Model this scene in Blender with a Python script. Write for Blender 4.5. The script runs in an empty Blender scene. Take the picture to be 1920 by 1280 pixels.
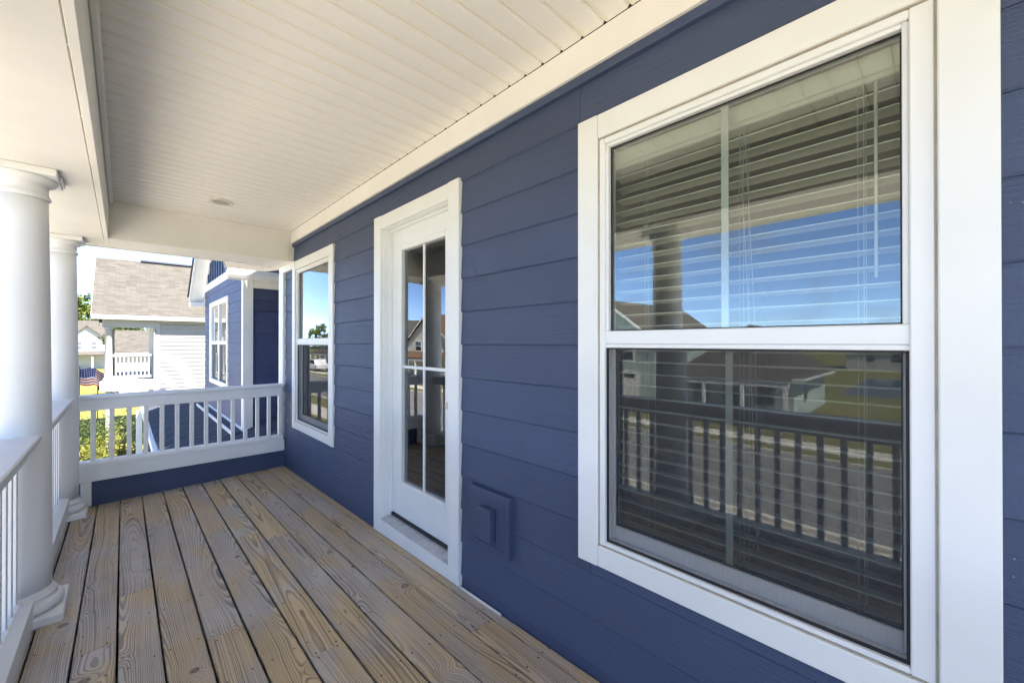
import bpy, math, random
from mathutils import Vector, Matrix
random.seed(7)
R = math.radians
S = bpy.context.scene

# ------------------------------------------------------------------ camera
# coordinates are metres from the lens; +Y runs along the house wall, the wall plane is x = 1.329
cd = bpy.data.cameras.new('camera'); cam = bpy.data.objects.new('camera', cd)
S.collection.objects.link(cam); S.camera = cam
cd.sensor_fit = 'HORIZONTAL'; cd.sensor_width = 36; cd.lens = 14.2575
cd.clip_start = 0.02; cd.clip_end = 2000
cam.location = (0, 0, 0); cam.rotation_euler = (R(90.21), 0, R(-43.8))

# ------------------------------------------------------------------ sky and sun
SUN_AZ, SUN_EL = 155.0, 56.0            # azimuth clockwise from +Y
wd = bpy.data.worlds.new('World'); S.world = wd; wd.use_nodes = True
wn = wd.node_tree.nodes; wl = wd.node_tree.links
bg = wn['Background']; bg.inputs['Strength'].default_value = 0.11
sky = wn.new('ShaderNodeTexSky'); sky.sky_type = 'NISHITA'; sky.sun_disc = False
sky.sun_elevation = R(SUN_EL); sky.sun_rotation = R(SUN_AZ)
sky.altitude = 4500; sky.air_density = 0.75; sky.dust_density = 0.05; sky.ozone_density = 2.5
# thin high cloud
tc = wn.new('ShaderNodeTexCoord'); mp = wn.new('ShaderNodeMapping'); mp.inputs['Scale'].default_value = (1.2, 2.6, 7)
nz = wn.new('ShaderNodeTexNoise'); nz.inputs['Scale'].default_value = 2.2; nz.inputs['Detail'].default_value = 7; nz.inputs['Distortion'].default_value = 0.8
mr = wn.new('ShaderNodeMapRange'); mr.inputs['From Min'].default_value = 0.50; mr.inputs['From Max'].default_value = 0.85; mr.inputs['To Max'].default_value = 0.55
mx = wn.new('ShaderNodeMix'); mx.data_type = 'RGBA'; mx.inputs['B'].default_value = (1.5, 1.5, 1.5, 1)
wl.new(tc.outputs['Generated'], mp.inputs['Vector']); wl.new(mp.outputs['Vector'], nz.inputs['Vector'])
wl.new(nz.outputs['Fac'], mr.inputs['Value']); wl.new(mr.outputs['Result'], mx.inputs['Factor'])
wl.new(sky.outputs['Color'], mx.inputs['A']); wl.new(mx.outputs['Result'], bg.inputs['Color'])
sd = bpy.data.lights.new('sun', 'SUN'); sun = bpy.data.objects.new('sun', sd); S.collection.objects.link(sun)
sd.energy = 5.0; sd.angle = R(0.53); sd.color = (1.0, 0.95, 0.88)
tosun = Vector((math.sin(R(SUN_AZ))*math.cos(R(SUN_EL)), math.cos(R(SUN_AZ))*math.cos(R(SUN_EL)), math.sin(R(SUN_EL))))
sun.rotation_euler = tosun.to_track_quat('Z', 'Y').to_euler(); sun.location = tosun*60

vs = S.view_settings; vs.view_transform = 'Standard'; vs.look = 'None'; vs.gamma = 1; vs.use_curve_mapping = False
vs.exposure = 2.66
cy = S.cycles; cy.use_denoising = True; cy.max_bounces = 8; cy.diffuse_bounces = 4; cy.glossy_bounces = 4
cy.transmission_bounces = 6; cy.transparent_max_bounces = 16; cy.caustics_reflective = False; cy.caustics_refractive = False
cy.sample_clamp_indirect = 8; cy.use_adaptive_sampling = True; cy.adaptive_threshold = 0.02

# ------------------------------------------------------------------ materials
class NT:
    def __init__(s, name):
        s.m = bpy.data.materials.new(name); s.m.use_nodes = True
        s.t = s.m.node_tree; s.n = s.t.nodes; s.l = s.t.links
        s.p = s.n['Principled BSDF']; s.out = s.n['Material Output']
    def node(s, typ, **kw):
        n = s.n.new('ShaderNode'+typ)
        for k, v in kw.items(): setattr(n, k, v)
        return n
    def put(s, sock, v):
        if hasattr(v, 'is_linked') or isinstance(v, bpy.types.NodeSocket): s.l.new(v, sock)
        else: sock.default_value = v
    def math(s, op, a, b=0.0, c=None, clamp=False):
        n = s.node('Math', operation=op, use_clamp=clamp)
        s.put(n.inputs[0], a); s.put(n.inputs[1], b)
        if c is not None: s.put(n.inputs[2], c)
        return n.outputs[0]
    def coord(s, kind='Object'): return s.node('TexCoord').outputs[kind]
    def map(s, vec, scale=(1,1,1), loc=(0,0,0), rot=(0,0,0)):
        n = s.node('Mapping'); s.l.new(vec, n.inputs['Vector'])
        n.inputs['Scale'].default_value = scale; n.inputs['Rotation'].default_value = rot
        s.put(n.inputs['Location'], loc); return n.outputs[0]
    def noise(s, vec, scale=5, detail=4, rough=.55, dist=0):
        n = s.node('TexNoise'); s.l.new(vec, n.inputs['Vector'])
        n.inputs['Scale'].default_value = scale; n.inputs['Detail'].default_value = detail
        n.inputs['Roughness'].default_value = rough; n.inputs['Distortion'].default_value = dist
        return n.outputs['Fac']
    def ramp(s, f, a, b, lo=0.0, hi=1.0, smooth=True):
        n = s.node('MapRange'); s.put(n.inputs['Value'], f)
        if smooth: n.interpolation_type = 'SMOOTHSTEP'
        n.inputs['From Min'].default_value = a; n.inputs['From Max'].default_value = b
        n.inputs['To Min'].default_value = lo; n.inputs['To Max'].default_value = hi
        return n.outputs[0]
    def mix(s, f, a, b, blend='MIX'):
        n = s.node('Mix', data_type='RGBA', blend_type=blend)
        s.put(n.inputs['Factor'], f)
        for k, v in (('A', a), ('B', b)):
            if isinstance(v, tuple) and len(v) == 3: v = (*v, 1)
            s.put(n.inputs[k], v)
        return n.outputs['Result']
    def bump(s, h, strength=.3, dist=.002):
        n = s.node('Bump'); s.l.new(h, n.inputs['Height']); n.inputs['Strength'].default_value = strength
        n.inputs['Distance'].default_value = dist; s.l.new(n.outputs[0], s.p.inputs['Normal']); return n
    def done(s, col=None, rough=None, spec=None, metal=None):
        if col is not None: s.put(s.p.inputs['Base Color'], (*col, 1) if isinstance(col, tuple) and len(col) == 3 else col)
        if rough is not None: s.put(s.p.inputs['Roughness'], rough)
        if spec is not None: s.p.inputs['Specular IOR Level'].default_value = spec
        if metal is not None: s.p.inputs['Metallic'].default_value = metal
        return s.m

def paint(name, col, rough=.5, var=.06, dirt=.05, grain=0.15, gs=90):
    t = NT(name); c = t.coord()
    big = t.noise(c, 1.7, 4); fine = t.noise(c, gs, 3)
    k = t.ramp(big, .3, .7, 1-var, 1+var*.4)
    a = t.mix(1.0, (*col, 1), t.node('CombineColor').outputs[0], 'MULTIPLY')
    cc = a.node; comb = cc.inputs['B'].links[0].from_node
    for i in range(3): t.l.new(k, comb.inputs[i])
    d = t.mix(t.ramp(t.noise(t.map(c, (1, 1, .35)), 5, 7, .7), .62, .8, 0, dirt), a, (.30, .26, .20))
    t.bump(fine, grain, .001)
    return t.done(d, t.ramp(fine, .3, .7, rough-.05, rough+.08), .4)

def simple(name, col, rough=.6, metal=0.0, var=.12, scale=14):
    t = NT(name); c = t.coord(); n = t.noise(c, scale, 5)
    a = t.mix(t.ramp(n, .3, .7), tuple(x*(1-var) for x in col), tuple(min(1, x*(1+var)) for x in col))
    t.bump(n, .1, .002)
    return t.done(a, rough, .4, metal)

M = {}
M['white'] = paint('white_trim_paint', (.86, .86, .84), .42)
M['column'] = paint('white_column_paint', (.86, .855, .84), .45, .04, .04, .10, 160)
M['cap'] = paint('rail_cap_paint', (.82, .83, .84), .5, .10, .10, .35, 45)
M['ceiling'] = paint('ceiling_panel_vinyl', (.91, .875, .80), .5, .03, .03, .08)
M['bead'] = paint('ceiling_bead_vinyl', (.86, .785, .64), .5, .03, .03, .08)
M['beam'] = paint('beam_paint', (.90, .87, .80), .5, .06, .06)
M['vinyl'] = paint('window_vinyl', (.86, .86, .85), .35, .02, .02, .05)
M['gapline'] = simple('joint_dark_caulk', (.42, .37, .29), .8)
M['ringwhite'] = simple('light_trim_enamel', (.74, .70, .60), .4)
M['lens'] = simple('frosted_lens', (.40, .37, .33), .35)
M['alu'] = simple('threshold_aluminium', (.52, .52, .53), .42, .35)
M['dark'] = simple('dark_gasket', (.02, .02, .022), .6)
M['nail'] = simple('nail_steel', (.05, .045, .042), .6, .3)
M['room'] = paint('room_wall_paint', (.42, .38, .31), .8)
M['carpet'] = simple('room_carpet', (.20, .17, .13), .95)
M['blind'] = paint('faux_wood_blind', (.88, .87, .80), .5, .03, .02)
M['cord'] = simple('blind_cord', (.80, .80, .74), .8)
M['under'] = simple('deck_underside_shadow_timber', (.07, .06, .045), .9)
M['handle'] = simple('satin_nickel', (.55, .52, .48), .3, 1.0)

def siding_mat(name, col, speck=True):
    t = NT(name); c = t.coord(); rnd = t.node('ObjectInfo').outputs['Random']
    off = t.node('CombineXYZ'); t.l.new(t.math('MULTIPLY', rnd, 37.0), off.inputs[0]); t.l.new(t.math('MULTIPLY', rnd, 19.0), off.inputs[1])
    v = t.node('VectorMath', operation='ADD'); t.l.new(c, v.inputs[0]); t.l.new(off.outputs[0], v.inputs[1]); v = v.outputs[0]
    # raised cedar grain: long wavering ridges along the plank
    gr = t.noise(t.map(v, (3.0, 3.0, 85)), 1.0, 5, .6, 1.2)
    fine = t.noise(v, 240, 2)
    big = t.noise(v, 1.3, 4)
    b = t.mix(t.ramp(big, .3, .7), tuple(x*.93 for x in col), tuple(x*1.06 for x in col))
    b = t.mix(t.ramp(rnd, 0, 1, 0, .30), b, tuple(x*1.35 for x in col))
    b = t.mix(t.ramp(gr, .52, .72, 0, .22), b, tuple(x*1.6 for x in col))
    if speck:
        vo = t.node('TexVoronoi'); t.l.new(v, vo.inputs['Vector']); vo.inputs['Scale'].default_value = 34
        m = t.math('LESS_THAN', vo.outputs['Distance'], .055)
        m2 = t.math('GREATER_THAN', t.noise(v, 2.3, 3), .56)
        sep = t.node('SeparateColor'); t.l.new(vo.outputs['Color'], sep.inputs[0])
        m3 = t.math('GREATER_THAN', sep.outputs[0], .45)
        b = t.mix(t.math('MULTIPLY', t.math('MULTIPLY', m, m2), t.math('MULTIPLY', m3, .75)), b, (.42, .38, .30))
    h = t.math('ADD', t.math('MULTIPLY', gr, 1.0), t.math('MULTIPLY', fine, .35))
    t.bump(h, .8, .0045)
    return t.done(b, t.ramp(gr, .3, .7, .48, .62), .35)
M['siding'] = siding_mat('blue_lap_siding', (.060, .081, .146))
M['bluetrim'] = paint('blue_trim_paint', (.058, .080, .150), .5, .08, .0)
M['wingblue'] = siding_mat('wing_blue_siding', (.055, .071, .15), False)

def wood():
    t = NT('weathered_pine_deck'); c = t.coord(); rnd = t.node('ObjectInfo').outputs['Random']
    sep = t.node('SeparateXYZ'); t.l.new(c, sep.inputs[0]); x, y, z = sep.outputs
    r1 = t.math('MULTIPLY', rnd, 91.7); r2 = t.math('MULTIPLY', t.math('FRACT', t.math('MULTIPLY', rnd, 57.3)), 1.0)
    def vec(a, b, cc):
        n = t.node('CombineXYZ'); t.put(n.inputs[0], a); t.put(n.inputs[1], b); t.put(n.inputs[2], cc); return n.outputs[0]
    # distance from the pith of the log, wandering along the board -> cathedral grain
    n1 = t.noise(vec(0.0, t.math('MULTIPLY', y, 0.45), r1), 1.0, 2, .45)
    n2 = t.noise(vec(3.3, t.math('MULTIPLY', y, 0.75), r1), 1.0, 1.2, .4)
    n3 = t.noise(vec(t.math('MULTIPLY', x, 14), t.math('MULTIPLY', y, 3.2), r1), 1.0, 3, .5)
    x0 = t.math('ADD', x, t.math('ADD', t.math('MULTIPLY', t.math('SUBTRACT', n1, .5), .16), t.math('MULTIPLY', t.math('SUBTRACT', r2, .5), .26)))
    r3 = t.math('FRACT', t.math('MULTIPLY', rnd, 29.9))
    zz = t.math('ADD', .018, t.math('MULTIPLY', n2, t.math('ADD', .035, t.math('MULTIPLY', r3, .12))))
    d = t.math('SQRT', t.math('ADD', t.math('MULTIPLY', x0, x0), t.math('MULTIPLY', zz, zz)))
    # knots
    vo = t.node('TexVoronoi', voronoi_dimensions='3D'); vo.inputs['Scale'].default_value = 3.2
    t.l.new(vec(t.math('MULTIPLY', x, 1.0), y, r1), vo.inputs['Vector'])
    kd = t.math('MULTIPLY', vo.outputs['Distance'], 1/3.2)
    ke = t.math('DIVIDE', kd, .045); kb = t.math('POWER', 2.718, t.math('MULTIPLY', t.math('MULTIPLY', ke, ke), -1.0))
    d = t.math('ADD', d, t.math('MULTIPLY', kb, .035))
    d = t.math('ADD', d, t.math('MULTIPLY', n3, .008))
    jit = t.math('MULTIPLY', t.noise(vec(t.math('MULTIPLY', d, 70), r1, 0.0), 1.0, 2, .5), 3.2)
    ring = t.math('FRACT', t.math('ADD', jit, t.math('DIVIDE', d, t.math('ADD', .0040, t.math('MULTIPLY', t.math('FRACT', t.math('MULTIPLY', rnd, 7.7)), .0032)))))
    late = t.math('MULTIPLY', t.ramp(ring, .30, .86), t.ramp(ring, 1.0, .90))
    late = t.math('MULTIPLY', late, t.ramp(t.noise(vec(t.math('MULTIPLY', x, 9), t.math('MULTIPLY', y, 1.4), r1), 1.0, 4), .22, .62, .12, 1.0))
    fib = t.noise(vec(t.math('MULTIPLY', x, 420), t.math('MULTIPLY', y, 9), r1), 1.0, 3, .6)
    # weathering: silver grey patches with straight edges, tan where sheltered
    patch = t.noise(vec(t.math('MULTIPLY', x, 2.0), t.math('MULTIPLY', y, 1.0), r1), 1.0, 5, .62)
    base = t.mix(t.ramp(patch, .42, .56), (.54, .475, .40), (.66, .495, .275))
    wet = t.noise(t.node('NewGeometry').outputs['Position'], 1.15, 4, .6)
    base = t.mix(t.ramp(wet, .50, .62, 0, .65), base, (.60, .58, .575))
    base = t.mix(t.ramp(t.math('FRACT', t.math('MULTIPLY', rnd, 13.1)), 0, 1, 0, .35, False), base, (.42, .33, .24))
    cdk = t.mix(1.0, base, (.27, .235, .21), 'MULTIPLY')
    col = t.mix(t.math('MULTIPLY', late, .80), base, cdk)
    col = t.mix(t.ramp(fib, .35, .75, 0, .25), col, t.mix(1.0, col, (.55, .52, .5), 'MULTIPLY'))
    kn = t.ramp(kd, .017, .008)
    kr = t.math('MULTIPLY', t.ramp(kd, .024, .016), t.ramp(kd, .010, .016))
    col = t.mix(t.math('MULTIPLY', kn, .75), col, (.16, .10, .06))
    col = t.mix(t.math('MULTIPLY', kr, .8), col, (.05, .032, .022))
    # grime and mildew along the edges of every board
    ax = t.math('ABSOLUTE', x); ed = t.ramp(t.math('ADD', ax, t.math('MULTIPLY', t.noise(c, 20, 3), .012)), .070, .078)
    col = t.mix(t.math('MULTIPLY', ed, .7), col, (.075, .07, .045))
    sp = t.ramp(t.noise(c, 55, 6, .75), .70, .78, 0, .5)
    stn = t.ramp(t.noise(vec(t.math('MULTIPLY', x, 22), t.math('MULTIPLY', y, 4.5), r1), 1.0, 5, .65), .60, .76, 0, .55)
    col = t.mix(stn, col, t.mix(1.0, col, (.50, .45, .40), 'MULTIPLY'))
    col = t.mix(sp, col, (.06, .05, .04))
    h = t.math('ADD', t.math('MULTIPLY', late, .7), t.math('MULTIPLY', fib, .45))
    t.bump(h, .45, .0016)
    return t.done(col, t.ramp(late, 0, 1, .58, .48), .5)
M['wood'] = wood()

def glass(name, tint=(.955, .98, .925), wav=.012, gain=1.9):
    t = NT(name); t.n.remove(t.p)
    c = t.coord(); n = t.noise(c, 2.1, 2); b = t.node('Bump'); b.inputs['Strength'].default_value = wav; b.inputs['Distance'].default_value = .05
    t.l.new(n, b.inputs['Height'])
    g = t.node('BsdfGlossy'); g.inputs['Roughness'].default_value = 0; t.l.new(b.outputs[0], g.inputs['Normal']); g.inputs['Color'].default_value = (.94, .97, 1, 1)
    tr = t.node('BsdfTransparent'); tr.inputs['Color'].default_value = (*tint, 1)
    f = t.node('Fresnel'); f.inputs['IOR'].default_value = 1.5
    ms = t.node('MixShader'); t.put(ms.inputs[0], t.math('ADD', t.math('MULTIPLY', f.outputs[0], gain), .03, clamp=True))
    t.l.new(tr.outputs[0], ms.inputs[1]); t.l.new(g.outputs[0], ms.inputs[2]); t.l.new(ms.outputs[0], t.out.inputs[0])
    return t.m
M['glass'] = glass('low_e_window_glass')
M['glassfar'] = glass('far_window_glass', (.25, .27, .28), .004, 3.0)
def screen():
    t = NT('insect_screen_mesh'); t.n.remove(t.p); c = t.coord()
    d = t.node('BsdfDiffuse'); d.inputs['Color'].default_value = (.075, .075, .08, 1)
    tr = t.node('BsdfTransparent'); ms = t.node('MixShader')
    w = t.noise(t.map(c, (1, 60, 2)), 6, 2)
    t.put(ms.inputs[0], t.ramp(w, .3, .7, .24, .27)); t.l.new(tr.outputs[0], ms.inputs[1]); t.l.new(d.outputs[0], ms.inputs[2])
    t.l.new(ms.outputs[0], t.out.inputs[0]); return t.m
M['screen'] = screen()

def shingle_mat(name, c1, c2, ux, us, w=.33, h=.14):
    """asphalt shingles; ux / us: axis along the ridge and (axis, factor) up the slope"""
    t = NT(name); c = t.coord(); s = t.node('SeparateXYZ'); t.l.new(c, s.inputs[0])
    v = t.node('CombineXYZ'); t.l.new(s.outputs[ux], v.inputs[0]); t.l.new(t.math('MULTIPLY', s.outputs[us[0]], us[1]), v.inputs[1])
    br = t.node('TexBrick'); t.l.new(v.outputs[0], br.inputs['Vector']); br.offset = .37; br.squash = 1.0
    br.inputs['Scale'].default_value = 1; br.inputs['Brick Width'].default_value = w; br.inputs['Row Height'].default_value = h
    br.inputs['Mortar Size'].default_value = .006; br.inputs['Bias'].default_value = 0
    br.inputs['Color1'].default_value = (*c1, 1); br.inputs['Color2'].default_value = (*c2, 1); br.inputs['Mortar'].default_value = (*[x*.5 for x in c1], 1)
    n = t.noise(c, 90, 4); col = t.mix(t.ramp(n, .3, .7, 0, .5), br.outputs['Color'], tuple(x*.6 for x in c2))
    col = t.mix(t.ramp(t.noise(c, .6, 4), .35, .7, 0, .3), col, tuple(x*.75 for x in c1))
    t.bump(t.math('ADD', t.math('MULTIPLY', br.outputs['Fac'], -1), t.math('MULTIPLY', n, .3)), .5, .01)
    return t.done(col, .9, .2)
M['shX'] = shingle_mat('tan_shingles_x', (.10, .091, .077), (.065, .058, .05), 0, (2, 1.65))
M['shY'] = shingle_mat('tan_shingles_y', (.105, .09, .074), (.07, .059, .05), 1, (2, 1.65))
M['shRed'] = shingle_mat('russet_shingles_y', (.17, .10, .06), (.13, .075, .045), 1, (2, 1.65))
M['shDark'] = simple('dark_slate_shingle', (.058, .062, .082), .85, 0, .3, 40)
M['shDark2'] = simple('charcoal_shingle', (.043, .047, .064), .85, 0, .3, 40)

def clap(name, col, axis_h=.127):
    t = NT(name); c = t.coord(); s = t.node('SeparateXYZ'); t.l.new(c, s.inputs[0])
    f = t.math('FRACT', t.math('DIVIDE', s.outputs[2], axis_h))
    n = t.noise(c, 1.1, 4)
    col2 = t.mix(t.ramp(n, .3, .7), tuple(x*.93 for x in col), col)
    t.bump(f, 1.0, .02)
    return t.done(col2, .6, .3)
M['wallwhite'] = clap('white_vinyl_siding', (.62, .61, .58))
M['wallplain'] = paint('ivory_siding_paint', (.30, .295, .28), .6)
M['wallcream'] = clap('cream_vinyl_siding', (.72, .68, .58))
M['wallgreen'] = clap('pale_green_vinyl_siding', (.60, .70, .64))
M['wallgrey'] = clap('grey_blue_vinyl_siding', (.42, .47, .52))
M['dormer'] = simple('dark_attic_louver', (.10, .11, .13), .7)
M['farwhite'] = simple('far_white_trim', (.66, .66, .64), .5)
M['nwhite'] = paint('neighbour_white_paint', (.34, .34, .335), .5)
M['garage'] = clap('garage_door_panels', (.74, .72, .66), .5)
M['bluelow'] = clap('blue_lower_siding', (.10, .13, .20), .178)

def ground_mat(name, a, b, c3, s1=.35, s2=14):
    t = NT(name); c = t.coord(); n1 = t.noise(c, s1, 5); n2 = t.noise(c, s2, 6, .7)
    col = t.mix(t.ramp(n1, .35, .65), a, b); col = t.mix(t.ramp(n2, .35, .7, 0, .7), col, c3)
    t.bump(n2, .7, .05); return t.done(col, .9, .2)
M['lawn'] = ground_mat('dry_summer_lawn', (.13, .13, .03), (.19, .165, .045), (.09, .095, .025))
M['road'] = ground_mat('asphalt', (.20, .19, .175), (.225, .215, .20), (.155, .148, .14), .5, 60)
M['conc'] = ground_mat('concrete', (.58, .53, .455), (.53, .485, .415), (.46, .42, .355), .8, 40)
M['mulch'] = ground_mat('bark_mulch', (.10, .065, .04), (.07, .045, .03), (.04, .028, .02), 1.5, 30)
M['water'] = simple('pond_water', (.05, .09, .15), .08)

def leafmat(name, a, b, c3):
    t = NT(name); g = t.node('NewGeometry').outputs['Random Per Island']
    col = t.mix(t.ramp(g, 0, 1, 0, 1, False), a, b)
    col = t.mix(t.ramp(t.noise(t.coord(), 1.2, 3), .4, .65), col, c3)
    m = t.done(col, .6, .3)
    t.p.inputs['Transmission Weight'].default_value = 0
    tl = t.node('BsdfTranslucent'); t.l.new(col, tl.inputs['Color']); ms = t.node('MixShader'); ms.inputs[0].default_value = .3
    t.l.new(t.p.outputs[0], ms.inputs[1]); t.l.new(tl.outputs[0], ms.inputs[2]); t.l.new(ms.outputs[0], t.out.inputs[0]); return m
M['leaf'] = leafmat('tree_leaves', (.10, .14, .025), (.20, .22, .04), (.07, .10, .02))
M['leafd'] = leafmat('dark_tree_leaves', (.05, .085, .02), (.10, .13, .03), (.035, .06, .015))
M['juniper'] = leafmat('golden_juniper_foliage', (.12, .14, .02), (.22, .205, .03), (.05, .07, .012))
M['bark'] = simple('tree_bark', (.12, .09, .065), .9, 0, .35, 9)
M['rock'] = simple('sandstone_boulder', (.40, .30, .23), .9, 0, .3, 5)
M['fred'] = simple('flag_red_cloth', (.42, .03, .045), .8); M['fwhite'] = simple('flag_white_cloth', (.75, .73, .70), .8); M['fblue'] = simple('flag_blue_cloth', (.03, .045, .16), .8)
M['fgreen'] = simple('flag_teal_cloth', (.04, .10, .12), .8)
M['pole'] = simple('flag_staff_wood', (.20, .13, .08), .6)
M['carpaint'] = NT('white_car_paint').done((.78, .78, .78), .25, .5)
M['tyre'] = simple('tyre_rubber', (.02, .02, .02), .8)
M['carglass'] = NT('car_glass').done((.02, .025, .03), .05, .6)

# ------------------------------------------------------------------ geometry helpers
COL = S.collection
WL = {}                                   # world location of every empty / parent
class B:
    def __init__(s): s.v = []; s.f = []; s.mi = []; s.smooth = []
    def quad(s, *p, mi=0, sm=False):
        b = len(s.v); s.v += [tuple(q) for q in p]; s.f.append(tuple(range(b, b+len(p)))); s.mi.append(mi); s.smooth.append(sm); return s
    def box(s, x0, x1, y0, y1, z0, z1, mi=0):
        return s.hexa([(x0,y0,z0),(x1,y0,z0),(x1,y1,z0),(x0,y1,z0),(x0,y0,z1),(x1,y0,z1),(x1,y1,z1),(x0,y1,z1)], mi)
    def hexa(s, p, mi=0):
        b = len(s.v); s.v += [tuple(q) for q in p]
        for f in ((3,2,1,0),(4,5,6,7),(0,1,5,4),(1,2,6,5),(2,3,7,6),(3,0,4,7)):
            s.f.append(tuple(b+i for i in f)); s.mi.append(mi); s.smooth.append(False)
        return s
    def cbox(s, x0, x1, y0, y1, z0, z1, c=.003):
        """box with chamfered edges"""
        lo = (min(x0,x1), min(y0,y1), min(z0,z1)); hi = (max(x0,x1), max(y0,y1), max(z0,z1))
        c = min(c, .45*min(h-l for l, h in zip(lo, hi))); b = len(s.v); idx = {}
        for sx in (0,1):
            for sy in (0,1):
                for sz in (0,1):
                    sg = (sx,sy,sz)
                    for a in range(3):
                        p = [ (hi[i]-c if sg[i] else lo[i]+c) for i in range(3)]
                        p[a] = hi[a] if sg[a] else lo[a]
                        idx[(sg,a)] = len(s.v); s.v.append(tuple(p))
        def add(ids):
            ps = [Vector(s.v[i]) for i in ids]; n = (ps[1]-ps[0]).cross(ps[2]-ps[0])
            mid = sum(ps, Vector())/len(ps) - Vector([(l+h)/2 for l, h in zip(lo, hi)])
            s.f.append(tuple(ids) if n.dot(mid) > 0 else tuple(reversed(ids))); s.mi.append(0); s.smooth.append(False)
        for a in range(3):
            o = [i for i in range(3) if i != a]
            for sa in (0,1):
                ids = []
                for u, w in ((0,0),(1,0),(1,1),(0,1)):
                    sg = [0,0,0]; sg[a] = sa; sg[o[0]] = u; sg[o[1]] = w; ids.append(idx[(tuple(sg),a)])
                add(ids)
            for u in (0,1):
                for w in (0,1):
                    g0 = [0,0,0]; g0[o[0]] = u; g0[o[1]] = w; g1 = list(g0); g1[a] = 1; g0, g1 = tuple(g0), tuple(g1)
                    add([idx[(g0,o[0])], idx[(g1,o[0])], idx[(g1,o[1])], idx[(g0,o[1])]])
        for sx in (0,1):
            for sy in (0,1):
                for sz in (0,1): add([idx[((sx,sy,sz),a)] for a in range(3)])
        return s
    def prism(s, poly, axis, a0, a1, mi=0):
        """polygon in the two other axes (cyclic order) extruded along axis"""
        n = len(poly); b = len(s.v)
        def P(u, w, a): return {0:(a,u,w), 1:(u,a,w), 2:(u,w,a)}[axis]
        s.v += [P(u,w,a0) for u, w in poly] + [P(u,w,a1) for u, w in poly]
        cen = sum((Vector(q) for q in s.v[b:]), Vector())/(2*n)
        fs = [tuple(b+i for i in range(n)), tuple(b+n+i for i in reversed(range(n)))] + [(b+i, b+(i+1)%n, b+n+(i+1)%n, b+n+i) for i in range(n)]
        for f in fs:
            ps = [Vector(s.v[i]) for i in f]; nn = (ps[1]-ps[0]).cross(ps[2]-ps[1])
            if nn.dot(sum(ps, Vector())/len(ps)-cen) < 0: f = tuple(reversed(f))
            s.f.append(f); s.mi.append(mi); s.smooth.append(False)
        return s
    def slab(s, p, th):
        """quad p (4 points, upper surface) thickened downwards"""
        q = [Vector(a) for a in p]; n = (q[1]-q[0]).cross(q[2]-q[0]).normalized()
        if n.z < 0: q.reverse(); n = -n
        return s.hexa([a-n*th for a in q]+q)
    def lathe(s, prof, cx, cy, seg=48):
        b = len(s.v); m = len(prof)
        for r, z in prof:
            for k in range(seg):
                a = 2*math.pi*k/seg; s.v.append((cx+r*math.cos(a), cy+r*math.sin(a), z))
        for i in range(m-1):
            for k in range(seg):
                s.f.append((b+i*seg+k, b+i*seg+(k+1)%seg, b+(i+1)*seg+(k+1)%seg, b+(i+1)*seg+k)); s.mi.append(0); s.smooth.append(True)
        for i, rv in ((0, True), (m-1, False)):
            f = [b+i*seg+k for k in range(seg)]
            s.f.append(tuple(reversed(f)) if rv else tuple(f)); s.mi.append(0); s.smooth.append(False)
        return s
    def tube(s, pts, r, seg=8, taper=None):
        b = len(s.v); n = len(pts)
        for i, p in enumerate(pts):
            p = Vector(p); d = (Vector(pts[min(i+1,n-1)])-Vector(pts[max(i-1,0)])).normalized()
            u = d.orthogonal().normalized(); w = d.cross(u); rr = r if taper is None else r+(taper-r)*i/(n-1)
            for k in range(seg):
                a = 2*math.pi*k/seg; s.v.append(tuple(p+(u*math.cos(a)+w*math.sin(a))*rr))
        for i in range(n-1):
            for k in range(seg):
                s.f.append((b+i*seg+k, b+i*seg+(k+1)%seg, b+(i+1)*seg+(k+1)%seg, b+(i+1)*seg+k)); s.mi.append(0); s.smooth.append(True)
        s.f.append(tuple(reversed([b+k for k in range(seg)]))); s.mi.append(0); s.smooth.append(False)
        s.f.append(tuple(b+(n-1)*seg+k for k in range(seg))); s.mi.append(0); s.smooth.append(False)
        return s
    def build(s, name, mat, parent=None, at=None):
        """at: world location of the object's own origin (default: the parent's)"""
        org = Vector(at) if at is not None else (WL[parent.name] if parent else Vector())
        me = bpy.data.meshes.new(name)
        me.from_pydata([tuple(Vector(p)-org) for p in s.v], [], s.f)
        for m in (mat if isinstance(mat, (list, tuple)) else [mat]): me.materials.append(M[m] if isinstance(m, str) else m)
        me.polygons.foreach_set('material_index', s.mi); me.polygons.foreach_set('use_smooth', s.smooth); me.update()
        o = bpy.data.objects.new(name, me); COL.objects.link(o)
        o.location = org - (WL[parent.name] if parent else Vector()); o.parent = parent
        WL[o.name] = org
        return o
def tag(o, label=None, cat=None, group=None, kind=None):
    for k, v in (('label', label), ('category', cat), ('group', group), ('kind', kind)):
        if v: o[k] = v
    return o
def empty(name, loc, label=None, cat=None, group=None, kind=None, parent=None):
    o = bpy.data.objects.new(name, None); COL.objects.link(o)
    o.location = Vector(loc) - (WL[parent.name] if parent else Vector()); o.parent = parent; o.empty_display_size = .1
    WL[o.name] = Vector(loc); return tag(o, label, cat, group, kind)
def clone(o, parent, loc):
    """a copy sharing the mesh, placed at a world location"""
    c = o.copy(); COL.objects.link(c); c.parent = parent; c.location = Vector(loc) - (WL[parent.name] if parent else Vector())
    WL[c.name] = Vector(loc); return c

W = 1.329                                  # wall plane
GZ = -4.30                                 # ground
def zd(x, y): return -1.277-.0224*y-.027*(1.329-x)   # deck surface: it falls outwards and away from the camera

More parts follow.
